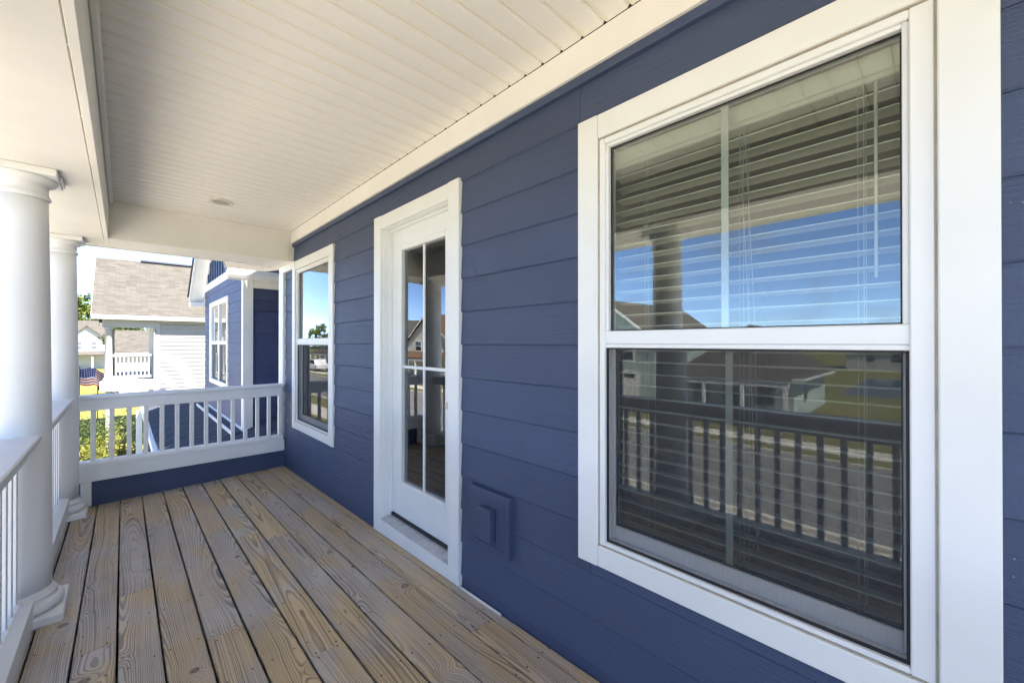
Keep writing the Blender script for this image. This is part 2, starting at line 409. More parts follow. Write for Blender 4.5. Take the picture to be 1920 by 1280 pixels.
# ================================================================== the setting: ground, road, pavements
def sheet(name, x0, x1, y0, y1, z, mat):
    return tag(B().box(x0, x1, y0, y1, z-.3, z).build(name, mat, at=(0,0,0)), kind='structure')
sheet('ground', -400, 400, -400, 500, GZ, 'lawn')
sheet('road', -15.6, -8.6, -200, 190, GZ+.004, 'road')
for nm, x0, x1 in (('kerb', -8.6, -8.42), ('kerb', -15.78, -15.6)):
    sheet(nm, x0, x1, -200, 190, GZ+.11, 'conc')
for nm, x0, x1 in (('sidewalk', -6.9, -5.5), ('sidewalk', -18.6, -17.2)):
    sl = empty(nm, ((x0+x1)/2, 0, GZ), kind='structure')
    y = -24.0
    while y < 80:
        B().cbox(x0, x1, y, y+1.48, GZ-.1, GZ+.03, .012).build('paving_slab', 'conc', sl); y += 1.5
sheet('driveway', -8.6, -.75, -14, 11.5, GZ+.012, 'conc')  # wide concrete added so sun bounces warm light up to the ceiling
sheet('driveway', -24.0, -18.6, 14.2, 19.0, GZ+.012, 'conc')
sheet('driveway', -24.0, -18.6, 63.5, 68.0, GZ+.012, 'conc')
sheet('planting_bed', -2.6, 1.0, 16.5, 22.2, GZ+.02, 'mulch')
sheet('pond', -62, -40, -14, 5.5, GZ+.004, 'water')

# ================================================================== the blue house
HO = (1.40, 2.5, GZ)
house = empty('blue_house', HO, 'dark blue lap-sided house whose balcony wall fills the right of the picture', 'house')
# openings in the balcony wall: (y0, y1, z0, z1) of the rough hole behind the casings
WB = dict(y0=-.096, y1=.988, z0=-.854, z1=.876)         # big window, outer edge of casing
WS = dict(y0=3.618, y1=4.787, z0=-.905, z1=.866)        # far window
DR = dict(y0=1.781, y1=2.807, z0=-1.42, z1=.895)        # door
YN, YF = -2.6, 5.24
holes = [(o['y0']+.05, o['y1']-.05, o['z0']+.05, o['z1']-.05) for o in (WB, WS, DR)]
def split_rect(y0, y1, z0, z1, holes):
    ys = sorted({y0, y1, *[h for o in holes for h in o[:2] if y0 < h < y1]}); cells = []
    for a, b in zip(ys, ys[1:]):
        m = (a+b)/2; spans = [(z0, z1)]
        for o in holes:
            if o[0] < m < o[1]:
                ns = []
                for p, q in spans:
                    if o[3] <= p or o[2] >= q: ns.append((p, q)); continue
                    if o[2]-p > .004: ns.append((p, o[2]))
                    if q-o[3] > .004: ns.append((o[3], q))
                spans = ns
        for p, q in spans:
            for c in cells:
                if abs(c[2]-p) < 1e-6 and abs(c[3]-q) < 1e-6 and abs(c[1]-a) < 1e-6: c[1] = b; break
            else: cells.append([a, b, p, q])
    return cells
# structural core with the holes, then the lap siding on it plank by plank
core = B()
for a, b, p, q in split_rect(YN, YF, GZ, 1.20, holes): core.box(W+.022, W+.125, a, b, p, q)
core.build('wall_core', 'bluetrim', house)
LINES = [.523+.178*k for k in range(-11, 3)]            # bottom edges of the courses
def lap(name, a, b, p, q, z0, z1, xw, mat, parent, proud=.009, back=.020, sgn=-1):
    """one plank: exposed face from z0 (proud) to z1; p..q is the part of it kept"""
    f = lambda z: xw + sgn*(-.004+proud*(1-(z-z0)/(z1-z0)) )
    ch = .0058 if abs(p-z0) < 1e-6 else .0004
    poly = [(xw-sgn*back, p), (f(p)-sgn*ch, p), (f(p+ch), p+ch), (f(q), q), (xw-sgn*back, q)]
    return B().prism(poly, 1, a, b).build(name, mat, parent, at=(xw, (a+b)/2, (p+q)/2))
# butt joints as in the photograph
for i, z0 in enumerate(LINES):
    z1 = z0+.178; top = min(z1, 1.045)
    if top - z0 < .02: continue
    if z0 < -1.50: continue
    for a, b, p, q in split_rect(YN, YF, z0, top, holes):
        cuts = [a, b]
        if abs(z0-.879) < .01: cuts = [a, .988, b]
        elif b-a > 3.7: cuts = [a, a+1.9+.31*(i % 4), b]
        for u, w in zip(cuts, cuts[1:]):
            lap('siding_plank', u+.0012, w-.0012, p, min(q, z0+.178-.0005), z0, z1, W, 'siding', house)
# dark trim under the frieze, frieze, bottom flashing
B().cbox(W-.020, W+.02, YN, 4.79, 1.030, 1.0655, .003).build('siding_cap_strip', 'bluetrim', house)
B().cbox(1.295, W+.02, YN, 4.784, 1.066, 1.192, .004).build('frieze_board', 'beam', house)
fl = B()
for a, b in ((1.45, 1.775), ):
    fl.hexa([(1.310,a,zd(1.3,a)+.001),(1.320,a,zd(1.3,a)+.001),(1.320,b,zd(1.3,b)+.001),(1.310,b,zd(1.3,b)+.001),
             (1.312,a,zd(1.3,a)+.005),(1.320,a,zd(1.3,a)+.006),(1.320,b,zd(1.3,b)+.006),(1.312,b,zd(1.3,b)+.005)])
fl.build('flashing_strip', 'white', house)
# corner board at the far end of the wall with the short header between it and the far window
B().cbox(1.300, W+.14, 5.09, 5.262, -.465, .79, .004).build('corner_board', 'white', house)
B().cbox(1.303, W+.12, 4.70, 5.262, .792, .868, .004).build('header_board', 'white', house)
B().cbox(1.28, W+.13, 4.786, 5.262, .870, 1.19, .004).build('header_block', 'beam', house)

def window(d, blindy, label):
    """double-hung window: casing, vinyl frame, two sashes, panes, divider, insect screen on the lower half"""
    y0, y1, z0, z1 = d['y0'], d['y1'], d['z0'], d['z1']; cw = .091
    w = empty('window', (W, (y0+y1)/2, z0), parent=house); w['label'] = label
    xf = 1.3105
    B().cbox(xf, W+.03, y0, y0+cw, z0, z1, .003).build('casing', 'white', w)
    B().cbox(xf, W+.03, y1-cw, y1, z0, z1, .003).build('casing', 'white', w)
    B().cbox(xf+.0015, W+.03, y0+cw+.0008, y1-cw-.0008, z1-cw, z1-.001, .003).build('casing', 'white', w)
    B().cbox(xf+.0015, W+.03, y0+cw+.0008, y1-cw-.0008, z0+.001, z0+.079, .003).build('casing', 'white', w)
    a, b, p, q = y0+cw, y1-cw, z0+.079, z1-cw            # clear inside the casing
    # thin bead all round
    # vinyl frame
    fr = B(); t = .026; x0, x1 = 1.322, 1.407; ta = .046
    fr.cbox(x0, x1, a+.003, a+ta, p+.003, q-.003, .003); fr.cbox(x0, x1, b-t, b-.003, p+.003, q-.003, .003)
    fr.cbox(x0+.001, x1, a+ta, b-t, q-t, q-.003, .003); fr.cbox(x0+.001, x1, a+ta, b-t, p+.003, p+t*.7, .003)
    fr.build('frame', 'vinyl', w)
    cl = B()
    for (u0, u1, v0, v1) in ((a-.001, a+.004, p, q), (b-.004, b+.001, p, q), (a, b, q-.004, q+.001), (a, b, p-.001, p+.004)): cl.box(1.320, 1.330, u0, u1, v0, v1)
    cl.build('caulk_joint', 'gapline', w)
    aa, bb, pp, qq = a+ta, b-t, p+t*.7, q-t
    zm0, zm1 = -.018, .045                               # meeting rail
    # upper sash, outer track
    us = B(); st = .012
    us.cbox(1.332, 1.366, aa, aa+st, zm1, qq, .002); us.cbox(1.332, 1.366, bb-st, bb, zm1, qq, .002)
    us.cbox(1.3325, 1.366, aa+st, bb-st, qq-st, qq, .002); us.build('upper_sash', 'vinyl', w)
    mt = B().cbox(1.328, 1.375, aa-.002, bb+.002, zm0+.014, zm1, .003); mt.cbox(1.331, 1.376, aa-.001, bb+.001, zm0, zm0+.0135, .002)
    mt.build('meeting_rail', 'vinyl', w)
    B().box(1.336, 1.340, aa, bb, zm0-.006, zm0-.0005).build('rail_gasket', 'dark', w)
    # dark glazing gasket and pane
    def gasket(x, u0, u1, v0, v1, th=.004):
        g = B(); g.box(x, x+.004, u0, u0+th, v0, v1); g.box(x, x+.004, u1-th, u1, v0, v1); g.box(x, x+.004, u0+th, u1-th, v1-th, v1); g.box(x, x+.004, u0+th, u1-th, v0, v0+th); return g
    gasket(1.349, aa+st, bb-st, zm1, qq-st).build('glazing_gasket', 'dark', w)
    B().box(1.353, 1.357, aa+st, bb-st, zm1-.002, qq-st).build('glass_pane', 'glass', w)
    # lower sash, inner track, with screen in the outer one
    ls = B(); s2 = .013
    ls.cbox(1.372, 1.405, aa, aa+s2, pp, zm0, .003); ls.cbox(1.372, 1.405, bb-s2, bb, pp, zm0, .003)
    ls.cbox(1.3725, 1.405, aa+s2, bb-s2, pp, pp+.052, .003); ls.build('lower_sash', 'vinyl', w)
    gasket(1.384, aa+s2, bb-s2, pp+.052, zm0).build('glazing_gasket', 'dark', w)
    B().box(1.388, 1.392, aa+s2, bb-s2, pp+.052, zm0+.002).build('glass_pane', 'glass', w)
    sf = B(); sw = .007
    sf.box(1.336, 1.343, aa+.001, aa+sw, pp, zm0-.006); sf.box(1.336, 1.343, bb-sw, bb-.001, pp, zm0-.006); sf.box(1.336, 1.343, aa+sw, bb-sw, pp, pp+sw)
    sf.build('screen_frame', 'dark', w)
    B().box(1.339, 1.3395, aa+sw, bb-sw, pp+sw, zm0-.006).build('insect_screen', 'screen', w)
    ym = (aa+bb)/2-.002
    B().cbox(1.3572, 1.362, ym-.011, ym+.011, zm1, qq-st, .001).build('divider_bar', 'vinyl', w)
    B().cbox(1.3922, 1.397, ym-.011, ym+.011, pp+.052, zm0, .001).build('divider_bar', 'vinyl', w)
    return w
window(WB, True, 'large white framed double-hung window in front')
window(WS, False, 'white framed double-hung window beside the far corner')

# ---- the room behind the glass
rm = B(); 
rm.quad((W+.126,YN,-1.42),(5.2,YN,-1.42),(5.2,YF,-1.42),(W+.126,YF,-1.42), mi=1)
rm.quad((W+.126,YN,1.19),(W+.126,YF,1.19),(5.2,YF,1.19),(5.2,YN,1.19))
rm.quad((5.2,YN,-1.42),(5.2,YN,1.19),(5.2,YF,1.19),(5.2,YF,-1.42))
rm.quad((W+.126,YN,-1.42),(W+.126,YN,1.19),(5.2,YN,1.19),(5.2,YN,-1.42))
rm.quad((W+.126,YF,-1.42),(5.2,YF,-1.42),(5.2,YF,1.19),(W+.126,YF,1.19))
rm.quad((W+.126,1.3,-1.42),(5.2,1.3,-1.42),(5.2,1.3,1.19),(W+.126,1.3,1.19))
rm.quad((W+.126,3.3,-1.42),(5.2,3.3,-1.42),(5.2,3.3,1.19),(W+.126,3.3,1.19))
rm.build('interior_wall', ['room', 'carpet'], house)
# ---- rest of the house body: it is what keeps the balcony in shade
hb = B(); hb.box(5.25, 11.5, YN, YF+.02, GZ, 1.3); hb.box(W+.13, 5.24, YF-.03, YF+.02, GZ, 1.3); hb.box(W+.02, 5.24, YN-.06, YN-.02, GZ, 1.3)  # near end cut short to let sun reach the deck
hb.box(W+.13, 5.24, YN, YF-.04, GZ, -1.45)
hb.build('outer_wall', 'wingblue', house)
B().prism([(-.95, 1.27), (6, 6.8), (12.6, 1.27)], 1, -2.95, 5.62).build('roof', 'shY', house)  # unseen roof shaped for light: steep to shade the wing, short to admit sun
B().cbox(-1.0, -.952, -2.95, 5.62, 1.16, 1.36, .004).build('fascia_board', 'white', house)

# ---- door
dr = empty('door', (W, 2.294, -1.36), parent=house); dr['label'] = 'white glazed balcony door'
y0, y1, z1 = DR['y0'], DR['y1'], DR['z1']; cw = .100; xf = 1.3085
zt = lambda y: zd(1.31, y)+.004
for a, b in ((y0, y0+cw), (y1-cw, y1)):
    B().hexa([(xf,a,zt(a)),(W+.03,a,zt(a)),(W+.03,b,zt(b)),(xf,b,zt(b)),(xf,a,z1),(W+.03,a,z1),(W+.03,b,z1),(xf,b,z1)]).build('casing', 'white', dr)
B().cbox(xf+.001, W+.03, y0+cw+.0008, y1-cw-.0008, z1-.092, z1-.001, .003).build('casing', 'white', dr)
a, b = y0+cw, y1-cw
B().hexa([(xf+.001,a,zt(a)),(W+.03,a,zt(a)),(W+.03,b,zt(b)),(xf+.001,b,zt(b)),(xf+.001,a,-1.243),(W+.03,a,-1.243),(W+.03,b,-1.243),(xf+.001,b,-1.243)]).build('sill_board', 'white', dr)
zh = z1-.092
j = B(); j.cbox(W+.004, 1.455, a-.02, a+.004, -1.243, zh+.02, .002); j.cbox(W+.004, 1.455, b-.004, b+.02, -1.243, zh+.02, .002); j.cbox(W+.005, 1.455, a+.004, b-.004, zh-.004, zh+.02, .002)
j.cbox(1.372, 1.398, a+.004, a+.014, -1.235, zh-.004, .002); j.cbox(1.372, 1.398, b-.014, b-.004, -1.235, zh-.004, .002); j.cbox(1.372, 1.398, a+.014, b-.014, zh-.016, zh-.004, .002)
j.build('door_frame', 'white', dr)
th = B(); th.prism([(1.318,-1.2425),(1.318,-1.231),(1.40,-1.222),(1.45,-1.215),(1.45,-1.2425)], 1, a+.004, b-.004); th.build('threshold', 'alu', dr)
B().box(1.386, 1.400, a+.016, b-.016, -1.2215, -1.204).build('door_sweep', 'dark', dr)
# slab: stiles, rails, raised lite frame
sx0, sx1 = 1.398, 1.442; ya, yb, za, zb = a+.006, b-.006, -1.203, zh-.006
gy0, gy1, gz0, gz1 = ya+.118, yb-.118, -.985, .665
sl = B(); sl.cbox(sx0, sx1, ya, gy0, za, zb, .002); sl.cbox(sx0, sx1, gy1, yb, za, zb, .002); sl.cbox(sx0+.0006, sx1, gy0, gy1, gz1, zb, .001); sl.cbox(sx0+.0006, sx1, gy0, gy1, za, gz0, .001)
sl.build('door_slab', 'white', dr)
lf = B(); lw = .024
for u0, u1, v0, v1 in ((gy0-.012, gy0+lw, gz0-.012, gz1+.012), (gy1-lw, gy1+.012, gz0-.012, gz1+.012)): lf.cbox(sx0-.009, sx1+.005, u0, u1, v0, v1, .005)
for v0, v1 in ((gz0-.012, gz0+lw), (gz1-lw, gz1+.012)): lf.cbox(sx0-.0085, sx1+.005, gy0+lw, gy1-lw, v0, v1, .005)
lf.build('lite_frame', 'white', dr)
B().box(sx0+.020, sx0+.024, gy0+lw-.004, gy1-lw+.004, gz0+lw-.004, gz1-lw+.004).build('glass_pane', 'glass', dr)
ym, zm = (gy0+gy1)/2, -.165
B().cbox(sx0+.008, sx0+.019, ym-.010, ym+.010, gz0+lw, gz1-lw, .002).build('muntin', 'white', dr)
B().cbox(sx0+.009, sx0+.0185, gy0+lw, ym-.0105, zm-.010, zm+.010, .002).build('muntin', 'white', dr)
B().cbox(sx0+.009, sx0+.0185, ym+.0105, gy1-lw, zm-.010, zm+.010, .002).build('muntin', 'white', dr)
hd = B(); hd.lathe([(.001,0),(.028,0),(.028,.008),(.001,.009)], 0, 0, 24)
hv = []
for i, p in enumerate(hd.v): hd.v[i] = (sx0-p[2], ya+.055+p[0], -.36+p[1])
hd.tube([(sx0-.004, ya+.055, -.36), (sx0-.03, ya+.055, -.36)], .010, 12); hd.tube([(sx0-.03, ya+.055, -.36), (sx0-.04, ya+.055, -.36), (sx0-.055, ya+.055, -.36)], .026, 18, .020)
hd.build('handle', 'handle', dr)

# ---- wall vent with hood, painted with the wall
vt = empty('vent_cover', (W, 1.52, -1.0), parent=house); vt['label'] = 'square blue vent cover with protruding hood'
B().prism([(1.345, -1.018), (1.298, -1.018), (1.298, -.742), (1.308, -.731), (1.345, -.731)], 1, 1.374, 1.678).build('mounting_block', 'bluetrim', vt)
fr = B(); fr.cbox(1.292, 1.300, 1.415, 1.640, -.992, -.985, .002); fr.cbox(1.292, 1.300, 1.405, 1.412, -.992, -.762, .002); fr.cbox(1.2935, 1.300, 1.455, 1.628, -.975, -.795, .003)
fr.build('face_plate', 'bluetrim', vt)
B().cbox(1.254, 1.2933, 1.464, 1.558, -.956, -.798, .005).build('hood', 'bluetrim', vt)

# ================================================================== blind hanging inside the big window
bl = empty('window_blind', (1.45, .45, -.72), 'cream horizontal slatted blind hanging inside the large front window', 'window blind')
by0, by1 = .046, .886
B().cbox(1.418, 1.480, by0-.002, by1+.002, .688, .752, .004).build('headrail', 'blind', bl)
B().cbox(1.409, 1.417, by0-.006, by1+.006, .700, .756, .003).build('valance', 'blind', bl)
sm = B(); n = 5
for i in range(n-1):
    u0, u1 = -.025+.05*i/(n-1), -.025+.05*(i+1)/(n-1)
    c = lambda u: .0022*(1-(u/.025)**2)
    sm.hexa([(u0,-(by1-by0)/2,c(u0)-.0036),(u1,-(by1-by0)/2,c(u1)-.0036),(u1,(by1-by0)/2,c(u1)-.0036),(u0,(by1-by0)/2,c(u0)-.0036),
             (u0,-(by1-by0)/2,c(u0)),(u1,-(by1-by0)/2,c(u1)),(u1,(by1-by0)/2,c(u1)),(u0,(by1-by0)/2,c(u0))])
s0 = sm.build('slat', 'blind', None, at=(0,0,0)); first = True
for k in range(31):
    loc = (1.449, (by0+by1)/2, .655-.0455*k)
    if first: s = s0; s.parent = bl; s.location = Vector(loc)-WL[bl.name]; first = False
    else: s = clone(s0, bl, loc)
    s.rotation_euler = (R(random.uniform(-.12,.12)), R(6+random.uniform(-.5,.5)), 0)
B().cbox(1.424, 1.474, by0, by1, -.772, -.755, .004).build('bottom_rail', 'blind', bl)
for yy in (.13, .42, .745):
    cb = B()
    for xx in (1.4225, 1.4755): cb.tube([(xx, yy, .69), (xx, yy, -.76)], .0010, 5)
    cb.tube([(1.4225, yy+.012, .69), (1.4225, yy+.012, -.76)], .0008, 5); cb.build('ladder_cord', 'cord', bl)
B().tube([(1.4165, .43, .69), (1.414, .40, .0), (1.414, .385, -.55), (1.414, .378, -.64)], .0011, 5).build('pull_cord', 'cord', bl)
B().tube([(1.4165, .415, .69), (1.414, .388, .1), (1.414, .376, -.58), (1.414, .40, -.66)], .0011, 5).build('pull_cord', 'cord', bl)
B().tube([(1.413,   .105, .68), (1.413, .105, .17)], .0040, 8).build('tilt_wand', 'blind', bl)

# ================================================================== balcony floor
fl = empty('porch_floor', (.5, 2.5, -1.35), kind='structure')
BX = [1.326, 1.272, 1.150, 1.008, .866, .720, .573, .425, .278, .130, -.016, -.158, -.304, -.448, -.592]
JT = {1: [1.465, 4.9], 2: [3.14, .2], 3: [2.68, -.9], 4: [3.20, .55], 5: [3.40, 1.84], 6: [.2], 7: [2.3, -1.0], 8: [4.1, .4], 9: [3.07, -.6], 10: [2.61, -.3], 11: [3.9, .8], 12: [1.9], 13: [1.2]}
YE = 5.128; ND = B()
random.seed(21)
for i in range(len(BX)-1):
    g = .0032; x1, x0 = BX[i]-g, BX[i+1]+g; xc = (x0+x1)/2; hw = (x1-x0)/2
    cuts = sorted([-2.3, YE, *JT.get(i, [])]); cup = .0010
    for a, b in zip(cuts, cuts[1:]):
        a += .0008; b -= .0008; yc = (a+b)/2; m = B(); ns = max(2, int((b-a)/.5)+1)
        dz = random.uniform(-.0015, .0015); r = .004
        prof = [(-hw,-.036),(-hw,-r-.001),(-hw+.0012,-.0016),(-hw+r,-.0002),(0,-cup),(hw-r,-.0002),(hw-.0012,-.0016),(hw,-r-.001),(hw,-.036)]
        rows = []
        for k in range(ns+1):
            y = a+(b-a)*k/ns; wob = .0009*math.sin(y*2.1+i*1.7)
            rows.append(len(m.v)); m.v += [(xc+u+wob, y, zd(xc+u, y)+v+dz) for u, v in prof]
        np_ = len(prof)
        for k in range(ns):
            for q in range(np_-1):
                m.f.append((rows[k]+q, rows[k+1]+q, rows[k+1]+q+1, rows[k]+q+1)); m.mi.append(0); m.smooth.append(False)
        m.f.append(tuple(rows[0]+q for q in range(np_))); m.f.append(tuple(rows[-1]+q for q in reversed(range(np_)))); m.mi += [0,0]; m.smooth += [False]*2
        # flip to face upwards
        m.f = [tuple(reversed(f)) if idx < ns*(np_-1) and False else f for idx, f in enumerate(m.f)]
        m.build('deck_board', 'wood', fl, at=(xc, yc, zd(xc, yc)))
        rows_y = [yy for yy in [a+.02, b-.02] + [-2.1+.405*k for k in range(18)] if a+.01 < yy < b-.01]
        for yy in rows_y:
            for u in (-hw*.62, hw*.62):
                px, py = xc+u+random.uniform(-.006,.006), yy+random.uniform(-.012,.012)
                if abs(px-xc) < hw-.004 and a < py < b:
                    zz = zd(px, py)+dz-.0002; rr = .0046; bb = len(ND.v)
                    for k in range(6): ND.v.append((px+rr*math.cos(k*math.pi/3), py+rr*math.sin(k*math.pi/3), zz+.0006))
                    ND.f.append(tuple(range(bb, bb+6))); ND.mi.append(0); ND.smooth.append(False)
tag(ND.build('nail_heads', 'nail', fl), kind='stuff')
jo = B()
for k in range(18): 
    y = -2.1+.405*k; jo.hexa([(-.62,y,-1.62),(1.33,y,-1.62),(1.33,y+.04,-1.62),(-.62,y+.04,-1.62),(-.62,y,zd(-.62,y)-.04),(1.33,y,zd(1.33,y)-.04),(1.33,y+.04,zd(1.33,y)-.04),(-.62,y+.04,zd(-.62,y)-.04)])
jo.box(-.62, 1.33, -2.3, 5.16, -1.66, -1.625)
jo.build('joist_frame', 'under', fl)
B().cbox(-.645, -.622, -2.3, 5.20, -1.66, -1.40, .004).build('rim_board', 'white', fl)
# blue kick board under the far rail
B().hexa([(-.30,5.130,zd(-.3,5.13)-.03),(1.327,5.130,zd(1.32,5.13)-.03),(1.327,5.16,zd(1.32,5.13)-.03),(-.30,5.16,zd(-.3,5.13)-.03),
          (-.30,5.130,-1.195),(1.327,5.130,-1.195),(1.327,5.16,-1.195),(-.30,5.16,-1.195)]).build('kick_board', 'bluetrim', fl)

# ================================================================== balcony ceiling and beams
ce = empty('porch_ceiling', (.6, 2.0, 1.19), kind='structure')
pitch = .1036; y = 4.783; cb0 = None; k = 0
while y > -2.4:
    ya, yb = y-pitch, y; loc = (.62, (ya+yb)/2, 1.19)
    if cb0 is None:
        m = B(); h = pitch/2-.0009; x0, x1 = -.09-.62, 1.2925-.62; e = .004
        prof = [(-h, .012), (-h, .0035), (-h+e, 0), (-e*.9, 0), (0, .0016), (e*.9, 0), (h-e, 0), (h, .0035), (h, .012)]
        e = .010; prof = [(-h, .012), (-h, .0105), (-h+e*.3, .0095), (-h+e, 0), (h-e*.6, 0), (h-e*.3, .0022), (h, .0105), (h, .012)]
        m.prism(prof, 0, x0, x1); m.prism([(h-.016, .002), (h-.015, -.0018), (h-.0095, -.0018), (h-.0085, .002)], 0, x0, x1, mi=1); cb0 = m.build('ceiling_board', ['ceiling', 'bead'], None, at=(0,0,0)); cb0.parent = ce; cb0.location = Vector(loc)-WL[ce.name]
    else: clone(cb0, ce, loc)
    y -= pitch; k += 1
B().box(-.7, 1.33, -2.5, 5.2, 1.2025, 1.24).build('ceiling_backing', 'under', ce)
# long beam over the columns
B().cbox(-.118, -.090, -2.4, 4.783, .868, 1.201, .003).build('beam_face_board', 'beam', ce)
B().cbox(-.0895, -.063, -2.4, 4.7825, 1.158, 1.1895, .006).build('cove_strip', 'beam', ce)
B().cbox(-.66, -.1195, -2.4, 5.20, .873, 1.25, .003).build('beam_soffit', 'beam', ce)
B().cbox(-.690, -.6605, -2.4, 5.235, .868, 1.25, .003).build('beam_face_board', 'beam', ce)
sb = B()
for a in range(14): sb.box(-.1195-.0004, -.118, -2.4+a*.52, -2.4+a*.52+.5, .869, .8715)
sb.build('caulk_joint', 'gapline', ce)
# cross beam at the far end, with metal cap under it
B().cbox(-.1192, 1.2795, 4.7835, 5.20, .871, 1.201, .003).build('beam', 'beam', ce)
B().cbox(-.0625, 1.2945, 4.772, 4.7830, 1.150, 1.1895, .003).build('cove_strip', 'beam', ce)
B().cbox(-.30, 1.279, 5.2005, 5.235, .864, 1.25, .003).build('beam_face_board', 'beam', ce)
# recessed light
rl = empty('ceiling_light', (.594, 4.165, 1.19), 'round recessed ceiling light near the far end of the balcony', 'ceiling light')
B().lathe([(.064, 1.183), (.066, 1.1805), (.090, 1.1835), (.0925, 1.1875), (.092, 1.192)], .594, 4.165, 40).build('trim_ring', 'ringwhite', rl)
B().lathe([(.0001, 1.1815), (.03, 1.1812), (.056, 1.1822), (.0635, 1.185), (.064, 1.19)], .594, 4.165, 40).build('lens', 'lens', rl)

# ================================================================== columns
def column(cx, cy, label):
    zb = zd(cx, cy)+.0; c = empty('porch_column', (cx, cy, zb), label, 'column', 'round white columns along the balcony edge')
    B().cbox(cx-.172, cx+.172, cy-.172, cy+.172, zb-.004, zb+.048, .006).build('plinth', 'column', c)
    base = []
    for i in range(11):
        a = -math.pi/2+math.pi*i/10; base.append((.142+.024*math.cos(a), zb+.074+.0255*math.sin(a)))
    base += [(.142, zb+.101), (.139, zb+.108)]
    for i in range(7):
        a = math.pi*i/6; base.append((.133+.008*math.sin(a), zb+.109+.018*i/6))
    base += [(.126, zb+.131), (.1235, zb+.150)]
    B().lathe([(.02, zb+.0485)]+base, cx, cy, 56).build('base', 'column', c)
    zt = .868; z0 = zb+.148; z1 = zt-.135
    sh = []
    for i in range(15):
        t = i/14; r = .1215-.0185*(t**1.8); sh.append((r, z0+(z1-z0)*t))
    B().lathe(sh, cx, cy, 56).build('shaft', 'column', c)
    cap = [(.103, z1-.002), (.108, z1), (.1125, z1+.006), (.1135, z1+.012), (.1105, z1+.019), (.104, z1+.022), (.104, z1+.066)]
    cap += [(.106, z1+.068), (.109, z1+.072)]
    for i in range(8):
        a = i/7*math.pi/2; cap.append((.110+.026*math.sin(a), z1+.074+.030*(1-math.cos(a))))
    cap += [(.02, zt-.0305)]
    B().lathe(cap, cx, cy, 56).build('capital', 'column', c)
    B().cbox(cx-.143, cx+.143, cy-.143, cy+.143, zt-.030, zt+.0045, .004).build('abacus', 'column', c)
    # little angle bracket fixing the capital to the beam
    B().cbox(cx+.1435, cx+.151, cy-.02, cy+.13, zt-.022, zt+.0045, .001).build('fixing_bracket', 'column', c)
    return c
CX = -.385; CY = (1.46, 3.20, 4.98)
column(CX, CY[1], 'white round column nearest the camera, at the left edge of the picture')
column(CX, CY[2], 'white round column at the far corner of the balcony')
column(CX, CY[0], 'white round column out of frame, mirrored in the large window')

# ================================================================== railings
def railing(label, a, b, skip=False):
    t = empty('porch_railing', (CX, (a+b)/2, -1.40), label, 'railing', 'white balusters and rails between the columns')
    B().cbox(CX-.092, CX+.092, a, b, -.490, -.460, .006).build('top_cap', 'cap', t)
    B().cbox(CX-.030, CX+.046, a+.004, b-.004, -.580, -.4905, .004).build('top_rail', 'white', t)
    B().prism([(CX-.05,-1.385),(CX+.072,-1.385),(CX+.072,-1.262),(CX+.03,-1.245),(CX-.05,-1.245)], 1, a-.03, b+.03).build('bottom_rail', 'white', t)
    nb = int((b-a)/.114); g = (b-a)/nb; b0 = None
    for k in range(nb):
        loc = (CX+.006, a+g*(k+.5), -.91)
        if b0 is None:
            b0 = B().cbox(-.0165, .0165, -.0165, .0165, -.342, .330, .002).build('baluster', 'white', None, at=(0,0,0)); b0.parent = t; b0.location = Vector(loc)-WL[t.name]
        else: clone(b0, t, loc)
    return t
railing('white railing along the left edge in front of the nearest column', CY[0]+.10, CY[1]-.105)
railing('white railing between the nearest column and the far column', CY[1]+.105, CY[2]-.105)
railing('white railing out of frame, mirrored in the lower pane of the large window', -2.2, CY[0]-.10)
t = empty('porch_railing', (.5, 5.14, -1.41), 'white railing with blue kick board closing the far end of the balcony', 'railing')
xa, xb = -.285, 1.305
B().cbox(xa, xb+.012, 5.075, 5.215, -.490, -.460, .006).build('top_cap', 'cap', t)
B().cbox(xa, xb, 5.112, 5.178, -.593, -.4905, .004).build('top_rail', 'white', t)
B().prism([(5.098,-1.086),(5.098,-1.058),(5.112,-1.040),(5.178,-1.034),(5.178,-1.086)], 0, xa, xb).build('bottom_rail', 'white', t)
B().cbox(xa-.02, xb+.018, 5.102, 5.175, -1.212, -1.0865, .004).build('apron_board', 'white', t)
B().cbox(-.262, -.196, 5.104, 5.175, zd(-.23,5.12)+.012, -1.2125, .004).build('end_block', 'white', t)
bx = [-.188,-.071,.043,.158,.272,.385,.498,.613,.724,.840,.953,1.064,1.175]; b0 = None
for x in bx:
    loc = (x, 5.145, -.815)
    if b0 is None:
        b0 = B().cbox(-.0165,.0165,-.0165,.0165,-.225,.223,.002).build('baluster', 'white', None, at=(0,0,0)); b0.parent = t; b0.location = Vector(loc)-WL[t.name]
    else: clone(b0, t, loc)
B().cbox(1.268, 1.304, 5.12, 5.172, -1.037, -.5935, .003).build('end_baluster', 'white', t)
# lower storey supports under the balcony
for i, (cyy, wh) in enumerate(zip((-2.0, *CY), ('the balcony end behind the camera', 'the mirrored column', 'the nearest column', 'the far column'))):
    o = B().cbox(CX-.12, CX+.12, cyy-.12, cyy+.12, GZ, -1.67, .01).build('porch_post', 'white', None, at=(CX, cyy, GZ))
    tag(o, 'white square post below the balcony floor under '+wh, 'post', 'posts under the balcony')

